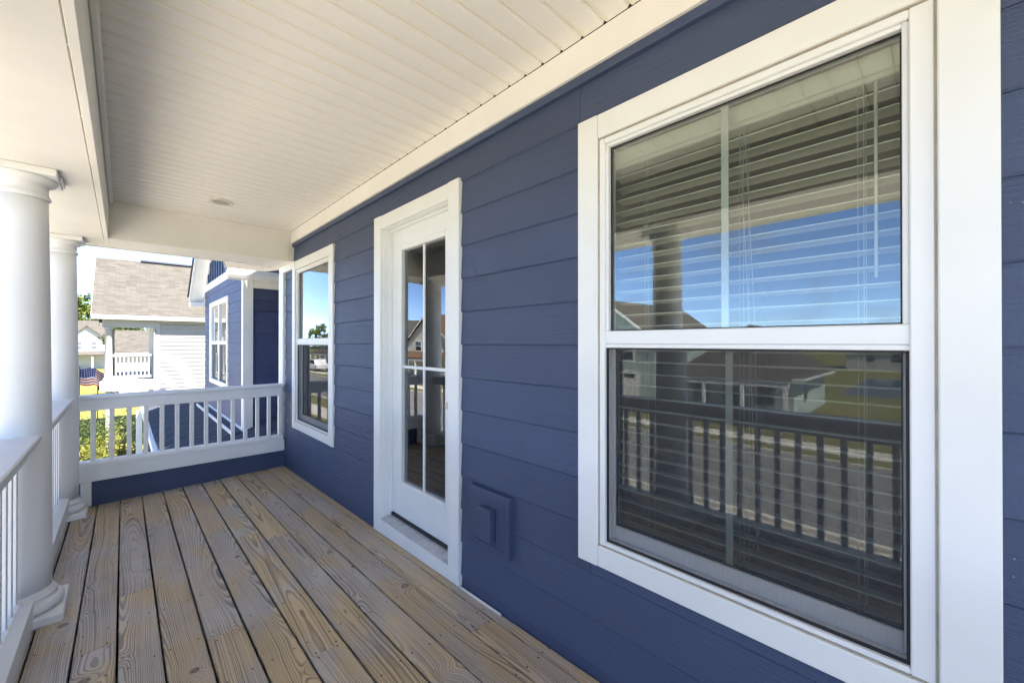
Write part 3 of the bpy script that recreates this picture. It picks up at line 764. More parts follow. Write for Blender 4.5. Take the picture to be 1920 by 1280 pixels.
# ================================================================== the blue wing beyond the balcony
wg = empty('house_wing', (1.4, 7.74, GZ), 'blue lap-sided gabled wing with a wide window beyond the far railing', 'house')
XW, YW = 1.405, 7.74
hole = (9.03, 11.17, -.86, .875)
cw_ = B()
for a, b, p, q in split_rect(YW, 12.05, GZ, 1.30, [(hole[0]+.05, hole[1]-.05, hole[2]+.05, hole[3]-.05)]): cw_.box(XW+.022, XW+.12, a, b, p, q)
cw_.box(XW+.12, 8, YW+.022, YW+.12, GZ, 1.30); cw_.box(XW+.12, 8, 11.93, 12.05, GZ, 1.3); cw_.box(7.9, 8, YW+.12, 11.93, GZ, 1.3)
cw_.build('wall_core', 'bluetrim', wg)
wr = B(); wr.box(3.6, 3.7, YW+.13, 11.92, -1.5, 1.2); wr.box(XW+.13, 3.6, YW+.13, 11.92, -1.56, -1.5); wr.box(XW+.13, 3.6, YW+.13, 11.92, 1.2, 1.25); wr.build('interior_wall', 'room', wg)
z = -1.43
while z < 1.15:
    q1 = min(z+.178, 1.19)
    for a, b, p, q in split_rect(YW+.10, 12.0, z, q1, [(hole[0]+.04, hole[1]-.04, hole[2]+.04, hole[3]-.04)]):
        lap('siding_plank', a, b, p, q-.0005, z, z+.178, XW, 'wingblue', wg)
    z += .178
z = -1.43
while z < 1.0:
    q1 = min(z+.178, .895); z0 = z
    f = lambda zz: YW-(-.004+.014*(1-(zz-z0)/.178))
    B().prism([(YW+.02, z), (f(z), z), (f(q1), q1-.0005), (YW+.02, q1-.0005)], 0, XW+.10, 4.5).build('siding_plank', 'wingblue', wg, at=(2.5, YW, z))
    z += .178
    if z > .88: break
B().cbox(XW-.012, XW+.03, YW-.02, YW+.10, -1.42, 1.03, .004).build('corner_board', 'white', wg)
B().cbox(XW-.012, XW+.13, YW-.026, YW-.0205, -1.42, 1.03, .002).build('corner_board', 'white', wg)
B().cbox(XW+.131, 4.5, YW-.022, YW+.02, .90, 1.04, .004).build('frieze_board', 'white', wg)
B().cbox(XW-.016, XW+.02, YW+.30, 12.05, 1.19, 1.34, .004).build('frieze_board', 'white', wg)
# window of the wing
ww = empty('window', (XW, 10.1, -.86), parent=wg)
a, b, p, q = hole
for u0, u1, v0, v1 in ((a, a+.10, p, q), (b-.10, b, p, q)): B().cbox(XW-.022, XW+.03, u0, u1, v0, v1, .004).build('casing', 'white', ww)
for v0, v1 in ((p, p+.10), (q-.10, q)): B().cbox(XW-.021, XW+.03, a+.101, b-.101, v0, v1, .004).build('casing', 'white', ww)
fr = B(); fr.cbox(XW-.004, XW+.06, (a+b)/2-.05, (a+b)/2+.05, p+.1, q-.1, .004); fr.cbox(XW-.002, XW+.06, a+.1, (a+b)/2-.051, -.03, .04, .003); fr.cbox(XW-.002, XW+.06, (a+b)/2+.051, b-.1, -.03, .04, .003)
for u0, u1 in ((a+.1, a+.15), (b-.15, b-.1)): fr.cbox(XW-.003, XW+.06, u0, u1, p+.1, q-.1, .003)
fr.build('frame', 'vinyl', ww)
m_ = (a+b)/2
for u0, u1 in ((a+.15, m_-.05), (m_+.05, b-.15)):
    B().box(XW+.022, XW+.026, u0, u1, .04, q-.1).build('glass_pane', 'glass', ww)
    B().box(XW+.030, XW+.034, u0, u1, p+.1, -.03).build('glass_pane', 'glass', ww)
    B().box(XW+.012, XW+.0125, u0, u1, p+.1, -.03).build('insect_screen', 'screen', ww)
# gable wall, board and batten, and roof (ridge runs along x)
YM, ZE, MS = 9.9, 1.06, .75
def zr(y): return ZE + MS*((y-7.36) if y < YM else (12.44-y))
B().prism([(7.72, 1.30), (12.06, 1.30), (12.06, zr(12.06)-.06), (YM, zr(YM)-.08), (7.72, zr(7.72)-.06)], 0, XW+.01, XW+.10).build('gable_wall', 'bluetrim', wg)
y = 8.2
while y < 12.0:
    B().cbox(XW-.012, XW+.0095, y-.022, y+.022, 1.341, zr(y)-.12, .003).build('batten', 'bluetrim', wg); y += .30
XO = 1.14                                   # outer edge of the rake overhang
rf = B()
rf.slab([(XO-.03,7.36-.02,zr(7.36)+.06),(9,7.36-.02,zr(7.36)+.06),(9,YM,zr(YM)+.075),(XO-.03,YM,zr(YM)+.075)], .03)
rf.slab([(XO-.03,12.46,zr(12.44)+.06),(9,12.46,zr(12.44)+.06),(9,YM,zr(YM)+.075),(XO-.03,YM,zr(YM)+.075)], .03)
rf.build('roof', 'shX', wg)
for y0_, y1_ in ((7.36, YM-.001), (12.44, YM+.001)):
    B().hexa([(XO,y0_,zr(y0_)-.10),(XO+.025,y0_,zr(y0_)-.10),(XO+.025,y1_,zr(y1_)-.10),(XO,y1_,zr(y1_)-.10),(XO,y0_,zr(y0_)+.030),(XO+.025,y0_,zr(y0_)+.030),(XO+.025,y1_,zr(y1_)+.040),(XO,y1_,zr(y1_)+.040)]).build('rake_board', 'white', wg)
    B().hexa([(XO+.026,y0_,zr(y0_)-.09),(XW+.02,y0_,zr(y0_)-.09),(XW+.02,y1_,zr(y1_)-.09),(XO+.026,y1_,zr(y1_)-.09),(XO+.026,y0_,zr(y0_)-.07),(XW+.02,y0_,zr(y0_)-.07),(XW+.02,y1_,zr(y1_)-.07),(XO+.026,y1_,zr(y1_)-.07)]).build('soffit', 'white', wg)
    B().hexa([(XW-.02,y0_,zr(y0_)-.22),(XW+.008,y0_,zr(y0_)-.22),(XW+.008,y1_,zr(y1_)-.22),(XW-.02,y1_,zr(y1_)-.22),(XW-.02,y0_,zr(y0_)-.091),(XW+.008,y0_,zr(y0_)-.091),(XW+.008,y1_,zr(y1_)-.091),(XW-.02,y1_,zr(y1_)-.091)]).build('rake_board', 'white', wg)
B().cbox(XO, XW+.02, 12.06, 12.44, zr(12.44)-.20, zr(12.44)-.101, .004).build('cornice_return', 'white', wg)
# near eave: fascia, gutter, soffit
B().cbox(XO+.03, 8, 7.36, 7.385, .985, 1.085, .003).build('fascia_board', 'white', wg)
B().cbox(XO+.03, 8, 7.386, 7.72, 1.010, 1.026, .003).build('soffit', 'beam', wg)
B().prism([(7.3585,.985),(7.300,.985),(7.275,1.03),(7.262,1.06),(7.262,1.115),(7.3585,1.115)], 0, XO-.02, 8).build('gutter', 'white', wg)
# lower porch roof of dark shingles, lapped strip by strip
lr = empty('lower_roof', (.9, 9, -1.6), parent=wg); lr['label'] = 'low dark shingled roof below the wing window'
def zl(x): return -1.43+.38*(x-1.40)
y = 5.55; i = 0
while y < 18.5:
    x1_ = XW-.13 if YW-.02 < y < 12.1 else (3.2 if y <= YW-.02 else 1.38 if y < 14.4 else 1.05)
    w_ = .235; tl = .012
    B().hexa([(.44+random.uniform(-.006,.006),y,zl(.44)-.02),(x1_,y,zl(x1_)-.02),(x1_,y+w_+.02,zl(x1_)-.02),(.44,y+w_+.02,zl(.44)-.02),
              (.44,y,zl(.44)+tl),(x1_,y,zl(x1_)+tl),(x1_,y+w_+.02,zl(x1_)+.002),(.44,y+w_+.02,zl(.44)+.002)]).build('shingle_strip', 'shDark' if i % 3 else 'shDark2', lr)
    y += w_; i += 1
B().slab([(.46,5.5,zl(.46)-.022),(1.04,5.5,zl(1.04)-.022),(1.04,18.6,zl(1.04)-.022),(.46,18.6,zl(.46)-.022)], .1).build('roof_deck', 'under', lr)
for xx in (XW-.022, XW-.150):
    B().hexa([(xx,YW-.03,zl(xx)+.005),(xx+.02,YW-.03,zl(xx)+.005),(xx+.02,12.1,zl(xx)+.005),(xx,12.1,zl(xx)+.005),(xx,YW-.03,zl(xx)+.055),(xx+.02,YW-.03,zl(xx)+.06),(xx+.02,12.1,zl(xx)+.06),(xx,12.1,zl(xx)+.055)]).build('flashing', 'white', lr)
B().hexa([(XW-.128,YW,zl(XW-.13)),(XW-.024,YW,zl(XW-.03)),(XW-.024,12.1,zl(XW-.03)),(XW-.128,12.1,zl(XW-.13)),(XW-.128,YW,zl(XW-.13)+.03),(XW-.024,YW,zl(XW-.03)+.03),(XW-.024,12.1,zl(XW-.03)+.03),(XW-.128,12.1,zl(XW-.13)+.03)]).build('step_flashing', 'shDark', lr)
B().cbox(.36, .435, 5.5, 18.6, zl(.44)-.12, zl(.44)-.01, .01).build('gutter', 'white', lr)
B().box(.50, 1.03, 15.9, 18.4, GZ, zl(.50)-.13).build('lower_wall', 'bluelow', wg)
B().cbox(.27, .40, 15.6, 15.75, GZ, zl(.44)-.125, .006).build('lower_post', 'white', wg)

# ================================================================== other houses
def gable_house(name, label, x0, x1, y0, y1, ze, rise, axis, wall, roof, ov=.35, wins=(), doors=(), garage=None, porch=None, group=None, cat='house'):
    h = empty(name, ((x0+x1)/2, (y0+y1)/2, GZ), label, cat, group)
    wb = B().box(x0, x1, y0, y1, GZ, ze)
    if axis == 'hip':
        ym = (y0+y1)/2; k_ = (y1-y0)/2; A_ = [(x0-ov,y0-ov,ze-.1),(x1+ov,y0-ov,ze-.1),(x1+ov,y1+ov,ze-.1),(x0-ov,y1+ov,ze-.1)]; r0 = (x0+k_,ym,ze+rise); r1 = (x1-k_,ym,ze+rise)
        rb = B(); rb.quad(A_[0],A_[1],r1,r0); rb.quad(A_[2],A_[3],r0,r1); rb.quad(A_[1],A_[2],r1); rb.quad(A_[3],A_[0],r0); rb.quad(A_[3],A_[2],A_[1],A_[0])
        fb = B().box(x0-ov, x1+ov, y0-ov-.02, y0-ov, ze-.25, ze-.08); fb.box(x0-ov, x1+ov, y1+ov, y1+ov+.02, ze-.25, ze-.08); fb.box(x1+ov, x1+ov+.02, y0-ov, y1+ov, ze-.25, ze-.08); fb.box(x0-ov-.02, x0-ov, y0-ov, y1+ov, ze-.25, ze-.08)
    elif axis == 'x':
        ym = (y0+y1)/2; sl = rise/((y1-y0)/2); wb.prism([(y0, ze), (y1, ze), (ym, ze+rise)], 0, x0, x1)
        rb = B()
        for s_ in (-1, 1):
            ye = ym+s_*((y1-y0)/2+ov); z_e = ze-sl*ov+.12
            rb.slab([(x0-ov,ye,z_e),(x1+ov,ye,z_e),(x1+ov,ym,ze+rise+.12),(x0-ov,ym,ze+rise+.12)], .12)
        fb = B()
        for s_ in (-1, 1):
            ye = ym+s_*((y1-y0)/2+ov+.015); fb.box(x0-ov, x1+ov, ye-.012, ye+.012, ze-sl*ov-.10, ze-sl*ov+.07)
            for xx in (x0-ov-.02, x1+ov+.001):
                fb.hexa([(xx,ye,ze-sl*ov-.15),(xx+.018,ye,ze-sl*ov-.15),(xx+.018,ym,ze+rise-.15),(xx,ym,ze+rise-.15),(xx,ye,ze-sl*ov+.06),(xx+.018,ye,ze-sl*ov+.06),(xx+.018,ym,ze+rise+.06),(xx,ym,ze+rise+.06)])
    else:
        xm = (x0+x1)/2; sl = rise/((x1-x0)/2); wb.prism([(x0, ze), (x1, ze), (xm, ze+rise)], 1, y0, y1)
        rb = B(); fb = B()
        for s_ in (-1, 1):
            xe = xm+s_*((x1-x0)/2+ov); z_e = ze-sl*ov+.12
            rb.slab([(xe,y0-ov,z_e),(xe,y1+ov,z_e),(xm,y1+ov,ze+rise+.12),(xm,y0-ov,ze+rise+.12)], .12)
            fb.box(xe-.012, xe+.012, y0-ov, y1+ov, ze-sl*ov-.10, ze-sl*ov+.07)
            for yy in (y0-ov-.02, y1+ov+.001):
                fb.hexa([(xe,yy,ze-sl*ov-.15),(xe,yy+.018,ze-sl*ov-.15),(xm,yy+.018,ze+rise-.15),(xm,yy,ze+rise-.15),(xe,yy,ze-sl*ov+.06),(xe,yy+.018,ze-sl*ov+.06),(xm,yy+.018,ze+rise+.06),(xm,yy,ze+rise+.06)])
    wb.build('wall', wall, h); rb.build('roof', roof, h); fb.build('fascia_board', 'farwhite', h)
    def on(face, c, zc, w, hh, out0, out1, mb):
        if face == '-y': mb.cbox(c-w/2, c+w/2, y0-out1, y0-out0, zc-hh/2, zc+hh/2, .01)
        if face == '+x': mb.cbox(x1+out0, x1+out1, c-w/2, c+w/2, zc-hh/2, zc+hh/2, .01)
        if face == '-x': mb.cbox(x0-out1, x0-out0, c-w/2, c+w/2, zc-hh/2, zc+hh/2, .01)
        return mb
    for face, c, zc, w, hh in wins:
        wo = on(face, c, zc, w+.24, hh+.24, -.02, .03, B()).build('window', 'farwhite', h)
        WL[wo.name] = WL[h.name]
        on(face, c, zc+hh*.255, w, hh*.46, .005, .036, B()).build('pane', 'glassfar' if False else 'carglass', wo); on(face, c, zc-hh*.255, w, hh*.46, .005, .036, B()).build('pane', 'carglass', wo)
    for face, c, w, hh in doors: on(face, c, GZ+hh/2+.15, w, hh, -.02, .04, B()).build('door', 'dormer', h)
    if garage:
        face, c, w, hh = garage; go = on(face, c, GZ+hh/2, w+.3, hh+.15, -.02, .03, B()).build('garage_surround', 'farwhite', h)
        for k in range(4): on(face, c, GZ+hh*(k+.5)/4, w, hh/4-.03, -.01, .05, B()).build('garage_panel', 'garage', h)
        for k in range(4): on(face, c-w/2+w*(k+.5)/4, GZ+hh*.875, w/4*.7, hh/4*.5, .04, .056, B()).build('garage_light', 'carglass', h)
    if porch:
        ya, yb, dep, zp = porch
        B().slab([(x1+dep,ya,zp-.25),(x1+dep,yb,zp-.25),(x1-.05,yb,zp+.45),(x1-.05,ya,zp+.45)], .1).build('porch_roof', roof, h)
        B().cbox(x1+dep-.25, x1+dep-.08, ya+.05, yb-.05, zp-.62, zp-.36, .01).build('porch_beam', 'farwhite', h)
        B().cbox(x1+.05, x1+dep-.05, ya, yb, GZ, GZ+.25, .01).build('porch_slab', 'conc', h)
        n_ = max(2, int((yb-ya)/2.2)+1)
        for k in range(n_):
            yy = ya+.2+(yb-ya-.4)*k/(n_-1); B().cbox(x1+dep-.26, x1+dep-.07, yy-.09, yy+.09, GZ+.25, zp-.62, .01).build('porch_post', 'farwhite', h)
    return h

# --- the white neighbour with the upstairs balcony (its end wall is seen in full sun)
nh = empty('white_house', (4.5, 26.0, GZ), 'white lap-sided house with tan shingled roof and corner balcony', 'house')
NX, NY = .98, 22.6
B().box(NX+.02, 11, NY+.02, 30.0, GZ, 1.18).build('wall', 'wallwhite', nh)
z = GZ+.1; k = 0
pk = None
while z < .80:
    q1 = z+.178
    if q1 > .80: q1 = .80
    f0, f1 = NY-.038, NY-.004
    B().prism([(NY+.02, z), (f0, z), (f1, q1), (NY+.02, q1)], 0, NX+.16, 10.9).build('siding_plank', 'wallplain', nh); z += .178
B().cbox(NX-.02, NX+.155, NY-.035, NY+.03, GZ, .86, .01).build('corner_board', 'nwhite', nh)
B().cbox(NX+.156, 10.9, NY-.03, NY+.02, .80, 1.02, .01).build('frieze_board', 'nwhite', nh)
rb = B(); EZ, RZ = 1.12, 3.84
for ye, s_ in ((22.25, 1), (29.75, -1)): rb.slab([(-.88,ye,EZ),(11.4,ye,EZ),(11.4,26.0,RZ),(-.88,26.0,RZ)], .09)
rb.build('roof', 'shX', nh)
B().cbox(.6, 11.0, 25.86, 26.14, RZ-.02, RZ+.075, .02).build('ridge_vent', 'shDark', nh)
B().cbox(-.88, 11.4, 22.20, 22.245, EZ-.20, EZ-.02, .01).build('fascia_board', 'nwhite', nh)
B().cbox(-.88, 11.4, 22.246, 22.60, EZ-.16, EZ-.12, .005).build('soffit', 'nwhite', nh)
B().hexa([(-.90,22.25,EZ-.25),(-.881,22.25,EZ-.25),(-.881,26,RZ-.25),(-.90,26,RZ-.25),(-.90,22.25,EZ-.05),(-.881,22.25,EZ-.05),(-.881,26,RZ-.05),(-.90,26,RZ-.05)]).build('rake_board', 'nwhite', nh)
B().hexa([(-.90,29.75,EZ-.25),(-.881,29.75,EZ-.25),(-.881,26.01,RZ-.25),(-.90,26.01,RZ-.25),(-.90,29.75,EZ-.05),(-.881,29.75,EZ-.05),(-.881,26.01,RZ-.05),(-.90,26.01,RZ-.05)]).build('rake_board', 'nwhite', nh)
# gable above the balcony (facing the street)
B().prism([(22.6, .98), (29.4, .98), (26.0, 3.5)], 0, -.52, -.46).build('gable_wall', 'wallwhite', nh)
# balcony: beam, corner columns, floor, balustrade, apron
B().cbox(-.58, NX, NY-.03, NY+.22, .62, .96, .01).build('balcony_beam', 'nwhite', nh)
B().cbox(-.60, -.40, NY+.2201, 29.4, .62, .96, .01).build('balcony_beam', 'nwhite', nh)
B().box(-.45, NX+.02, NY+.23, 29.3, .94, .97).build('balcony_ceiling', 'ceiling', nh)
for cyy in (NY+.10, NY+2.3, NY+4.5, 29.25): B().lathe([(.17,-1.49),(.17,-1.43),(.14,-1.40),(.125,-1.35),(.12,-.9),(.105,.5),(.12,.52),(.105,.54),(.14,.60),(.15,.618)], -.42, cyy, 28).build('balcony_column', 'nwhite', nh)
B().cbox(-.62, NX-.021, NY-.06, 29.4, -1.60, -1.50, .01).build('balcony_floor', 'nwhite', nh)
B().cbox(-.66, NX-.021, NY-.075, NY-.0605, -1.92, -1.50, .004).build('balcony_apron', 'nwhite', nh)
for k in range(2): B().cbox(-.66, NX-.021, NY-.09, NY-.0755, -1.91+.145*k, -1.775+.145*k, .003).build('apron_board', 'nwhite', nh)
B().cbox(-.30, NX-.021, NY+.06, NY+.14, -.56, -.46, .008).build('balcony_rail', 'nwhite', nh)
B().cbox(-.30, NX-.021, NY+.06, NY+.14, -1.42, -1.32, .008).build('balcony_rail', 'nwhite', nh)
for k in range(10): B().cbox(-.21+.123*k-.022, -.21+.123*k+.022, NY+.08, NY+.12, -1.32, -.56, .003).build('balcony_baluster', 'nwhite', nh)
B().cbox(-.46, -.38, NY+.3, 29.1, -.56, -.46, .008).build('balcony_rail', 'nwhite', nh)
B().cbox(-.46, -.38, NY+.3, 29.1, -1.42, -1.32, .008).build('balcony_rail', 'nwhite', nh)
for k in range(48): 
    yy = NY+.42+.13*k
    if all(abs(yy-c) > .16 for c in (NY+2.3, NY+4.5)): B().cbox(-.44, -.40, yy-.02, yy+.02, -1.32, -.56, .003).build('balcony_baluster', 'nwhite', nh)
for cyy in (NY+.12, NY+4.5, 29.2): B().cbox(-.50, -.32, cyy-.09, cyy+.09, GZ, -1.60, .01).build('lower_post', 'nwhite', nh)
B().cbox(NX-.06, NX-.021, NY-.10, NY+.05, -2.3, .62, .01).build('downspout', 'nwhite', nh)

# --- the next house along, seen through the white house's balcony
gable_house('tan_roof_house', 'low white house with broad tan roof, seen through the white house balcony', -.45, 13, 37.5, 46.5, -.62, 1.45, 'x', 'wallwhite', 'shX', .3,
            wins=[('-x', 40, -2.6, 1.0, 1.5), ('-x', 44, -2.6, 1.0, 1.5)])
# gable of it that rises at the right, with a dark louver
gd = gable_house('dormer_house', 'tan roofed house with dark gable louver behind the low white house', 1.2, 7.5, 50, 58, .2, 2.3, 'y', 'wallcream', 'shY', .3)
B().cbox(1.2, 3.2, 49.93, 49.995, -.6, .6, .02).build('attic_louver', 'dormer', gd)
# --- the white gabled house at the bend of the street
fh = gable_house('gabled_house', 'distant white gabled house behind the flags, left of the white house balcony', -12.0, -1.9, 98, 108, .6, 3.2, 'x', 'wallwhite', 'shX', .4,
                 wins=[('-y', -5.3, -.5, .7, 1.3), ('-y', -3.5, -.5, .7, 1.3)])
gx = B(); gx.prism([(-6.6, .6), (-2.0, .6), (-4.3, 2.7)], 1, 96.6, 98.2); gx.box(-6.6, -2.0, 96.6, 98.2, GZ, .6); gx.build('front_gable', 'wallwhite', fh)
rr = B()
for xe in (-6.95, -1.65): rr.slab([(xe,96.2,.40),(xe,100.5,.40),(-4.3,100.5,2.86),(-4.3,96.2,2.86)], .12)
rr.build('gable_roof', 'shY', fh)
for xx in (-5.2, -3.5):
    wo = B().cbox(xx-.42, xx+.42, 96.54, 96.62, -1.15, .35, .01).build('window', 'farwhite', fh)
    B().box(xx-.32, xx+.32, 96.52, 96.55, -.35, .25).build('pane', 'dormer', wo); B().box(xx-.32, xx+.32, 96.52, 96.55, -1.05, -.45).build('pane', 'dormer', wo)
B().slab([(-8,94.4,-1.9),(-1.6,94.4,-1.9),(-1.6,96.7,-1.35),(-8,96.7,-1.35)], .15).build('porch_roof', 'shX', fh)
for xx in (-7.6, -5.6, -3.6, -1.9): B().cbox(xx-.1, xx+.1, 94.6, 94.8, GZ, -2.05, .01).build('porch_post', 'farwhite', fh)

# --- houses across the street (seen in the window reflections)
HX = -24.0
gable_house('green_cottage', 'single-storey pale green cottage with dormer, mirrored in the large window', HX-9, HX, 5.4, 11.6, -1.9, 3.1, 'hip', 'wallgreen', 'shY', .5,
            wins=[('+x', 6.8, -2.9, 1.0, 1.4), ('+x', 10.4, -2.9, 1.0, 1.4), ('-y', HX-2.5, -2.9, .9, 1.3)], doors=[('+x', 8.6, 1.0, 2.1)], porch=(5.2, 11.8, 2.0, -1.75))
dm = empty('cottage_dormer', (HX-1.8, 8.2, -1.0), 'small white dormer on the green cottage roof, mirrored in the large window', 'dormer')
B().box(HX-3.6, HX-.9, 7.5, 8.9, -1.6, .15).build('wall', 'wallwhite', dm)
q = B()
for ye in (7.25, 9.15): q.slab([(HX-4.5,ye,.05),(HX-.65,ye,.05),(HX-.65,8.2,.75),(HX-4.5,8.2,.75)], .1)
q.build('roof', 'shX', dm); B().box(HX-.9, HX-.86, 7.85, 8.55, -.95, .0).build('window', 'carglass', dm)
gable_house('green_house', 'two-storey pale green gabled house with white garage door, mirrored in the large window', HX-11, HX+1.0, 13.0, 20.2, .35, 2.7, 'x', 'wallgreen', 'shX', .35,
            wins=[('+x', 15.0, -.6, .8, 1.3), ('+x', 18.0, -.6, .8, 1.3), ('-y', HX-3, -.6, .9, 1.4)], garage=('+x', 16.6, 4.6, 2.3))
gable_house('cream_house', 'cream two-storey house with russet roof, mirrored in the balcony door', HX-11, HX, 38, 47.5, .4, 3.0, 'x', 'wallcream', 'shRed', .4,
            wins=[('+x', 40.4, -.4, 1.3, 1.2), ('+x', 45, -.4, 1.3, 1.2), ('-y', HX-3, -.5, 1.0, 1.4)], porch=(38, 47.5, 1.9, -1.5))
gable_house('grey_house', 'grey-blue two-storey house with tan roof, mirrored in the balcony door', HX-11, HX, 26, 35, .4, 3.0, 'y', 'wallgrey', 'shY', .4,
            wins=[('+x', 28, -.4, 1.0, 1.3), ('+x', 33, -.4, 1.0, 1.3), ('-y', HX-3, -.4, 1.0, 1.3)], porch=(26, 35, 1.9, -1.5))
gable_house('white_gable_house', 'white two-storey house beside the parked car, mirrored in the far window', HX-11, HX, 52, 61, .4, 3.0, 'x', 'wallwhite', 'shX', .4,
            wins=[('+x', 54, -.4, 1.0, 1.3), ('+x', 58.6, -.4, 1.0, 1.3)], porch=(52, 61, 1.9, -1.5))
gable_house('cream_gable_house', 'cream gabled house farthest up the street, mirrored in the far window', HX-11, HX, 70, 80, .4, 3.0, 'y', 'wallcream', 'shY', .4,
            wins=[('+x', 72.5, -.4, 1.0, 1.3), ('+x', 77, -.4, 1.0, 1.3)], porch=(70, 80, 1.9, -1.5))
gable_house('pond_house', 'white house standing beyond the pond, mirrored in the large window', -92, -82, -2, 10, -.8, 2.6, 'y', 'wallwhite', 'shY', .4,
            wins=[('+x', 1, -2.3, 1.2, 1.5), ('+x', 4, -2.3, 1.2, 1.5), ('+x', 7, -2.3, 1.2, 1.5)])

# ================================================================== parked car across the street
car = empty('parked_car', (-18.9, 65.8, GZ+.03), 'white pickup parked in a driveway, mirrored in the far window', 'car')
def cx_(p): return [(65.8+u, GZ+.03+v) for u, v in p]
B().prism(cx_([(-2.5,.45),(-2.5,.95),(-1.1,1.05),(-.6,1.1),(2.6,1.1),(2.6,.45)]), 0, -19.85, -17.95).build('body', 'carpaint', car)
B().prism(cx_([(-1.2,1.06),(-.55,1.72),(1.0,1.74),(1.2,1.11),(-.6,1.1)]), 0, -19.75, -18.05).build('cabin', 'carpaint', car)
for xx in (-18.045, -19.765): B().prism(cx_([(-.95,1.14),(-.5,1.64),(.9,1.66),(1.02,1.15)]), 0, xx, xx+.012).build('side_window', 'carglass', car)
for yy in (-1.55, 1.65):
    for xx in (-18.15, -19.85):
        b_ = B(); b_.tube([(xx, 65.8+yy, GZ+.41), (xx+.22, 65.8+yy, GZ+.41)], .37, 20); w_ = b_.build('wheel', 'tyre', car)
        B().tube([(xx-.01, 65.8+yy, GZ+.41), (xx+.23, 65.8+yy, GZ+.41)], .22, 16).build('rim', 'alu', w_)

# ================================================================== flags in the white house's garden
def flag(name, label, px, py, z0, zt, L, H, stripes, ang):
    f = empty(name, (px, py, z0), label, 'flag')
    B().tube([(px, py, z0), (px, py, zt)], .018, 8).build('pole', 'pole', f)
    nu, nv = 20, 13; m = B(); ca, sa = math.cos(R(ang)), math.sin(R(ang))
    def P(u, v):
        s_ = u*L; wv = .17*L*math.sin(u*9.5+v*1.6)*(u**.6); dz = -.55*L*u*u-.07*math.sin(u*11+v)
        return (px+ca*s_-sa*wv, py+sa*s_+ca*wv, zt-.05-H*(1-v)+dz)
    for i in range(nu):
        for j in range(nv):
            mi = (0 if j % 2 == 0 else 1) if stripes else (2 if j > 4 else 3)
            if stripes and i < 8 and j >= 6: mi = 2
            m.quad(P(i/nu,j/nv), P((i+1)/nu,j/nv), P((i+1)/nu,(j+1)/nv), P(i/nu,(j+1)/nv), mi=mi, sm=True)
    if stripes:
        for a in range(6):
            for b in range(5):
                u, v = (a+.7)/6*.385, .48+(b+.5)/5*.5
                c0 = Vector(P(u, v)); off = Vector((0, -.012, 0)); r_ = .018
                m.quad(c0+off+Vector((-r_,0,0)), c0+off+Vector((0,0,-r_)), c0+off+Vector((r_,0,0)), c0+off+Vector((0,0,r_)), mi=1)
    m.build('cloth', ['fred', 'fwhite', 'fblue', 'fgreen'], f); return f
flag('flag', 'red and white striped flag with blue star canton beside the far column', -1.36, 25.6, GZ, -1.02, 1.30, .72, True, -12)
flag('flag', 'dark blue and teal garden flag just right of the striped flag', -.85, 27.0, GZ, -1.50, .75, .62, False, 20)

# ================================================================== planting
def juniper(name, label, x, y, h, w, seed, fol='juniper'):
    rnd = random.Random(seed); g = empty(name, (x, y, GZ), label, 'shrub', 'shrubs in the bed below the balcony')
    st = B()
    for k in range(5):
        a = rnd.uniform(0, 6.28); st.tube([(x, y, GZ), (x+.3*w*math.cos(a), y+.3*w*math.sin(a), GZ+h*.55)], .03, 5, .01)
    st.build('stem', 'bark', g)
    m = B()
    for k in range(60):
        a = rnd.uniform(0, 6.28); rr = math.sqrt(rnd.random()); bx_, by_ = x+w*.5*rr*math.cos(a), y+w*.5*rr*math.sin(a)
        top = h*(1-.55*rr**2)*rnd.uniform(.72, 1.12); lean = Vector((math.cos(a)*rr*.45, math.sin(a)*rr*.45, 1)).normalized()
        b0_ = Vector((bx_, by_, GZ+top*.35)); ln = top*.65
        for q in range(26):
            t_ = q/25; c = b0_+lean*ln*t_; sp = .12*(1-t_)+.03
            d = Vector((rnd.gauss(0,1), rnd.gauss(0,1), rnd.gauss(.6,.6))).normalized(); side = d.cross(Vector((rnd.gauss(0,1), rnd.gauss(0,1), rnd.gauss(0,1)))).normalized()
            c = c+Vector((rnd.uniform(-sp,sp), rnd.uniform(-sp,sp), rnd.uniform(-.03,.03))); L_ = rnd.uniform(.07,.14); w_ = rnd.uniform(.018,.035)
            m.quad(c-side*w_, c+d*L_*.5-side*w_*.7, c+d*L_, c+d*L_*.5+side*w_*.7)
    m.build('foliage', fol, g)
juniper('juniper_shrub', 'golden juniper nearest the far column, behind the first balusters', -.92, 18.2, 1.35, 1.15, 1)
juniper('juniper_shrub', 'tall golden juniper behind the second and third balusters', -.22, 18.9, 1.55, .95, 2)
juniper('juniper_shrub', 'small golden juniper beside the dark lower roof', .18, 17.6, .95, .8, 3)
juniper('juniper_shrub', 'low spreading golden juniper in front of the flat boulder', -.62, 16.4, .55, .8, 4)
juniper('juniper_shrub', 'dark green shrub at the back of the bed under the striped flag', -1.3, 21.2, 1.9, 1.5, 5, 'leafd')
juniper('juniper_shrub', 'dark green shrub at the back of the bed behind the tall juniper', -.3, 21.5, 1.75, 1.5, 6, 'leafd')
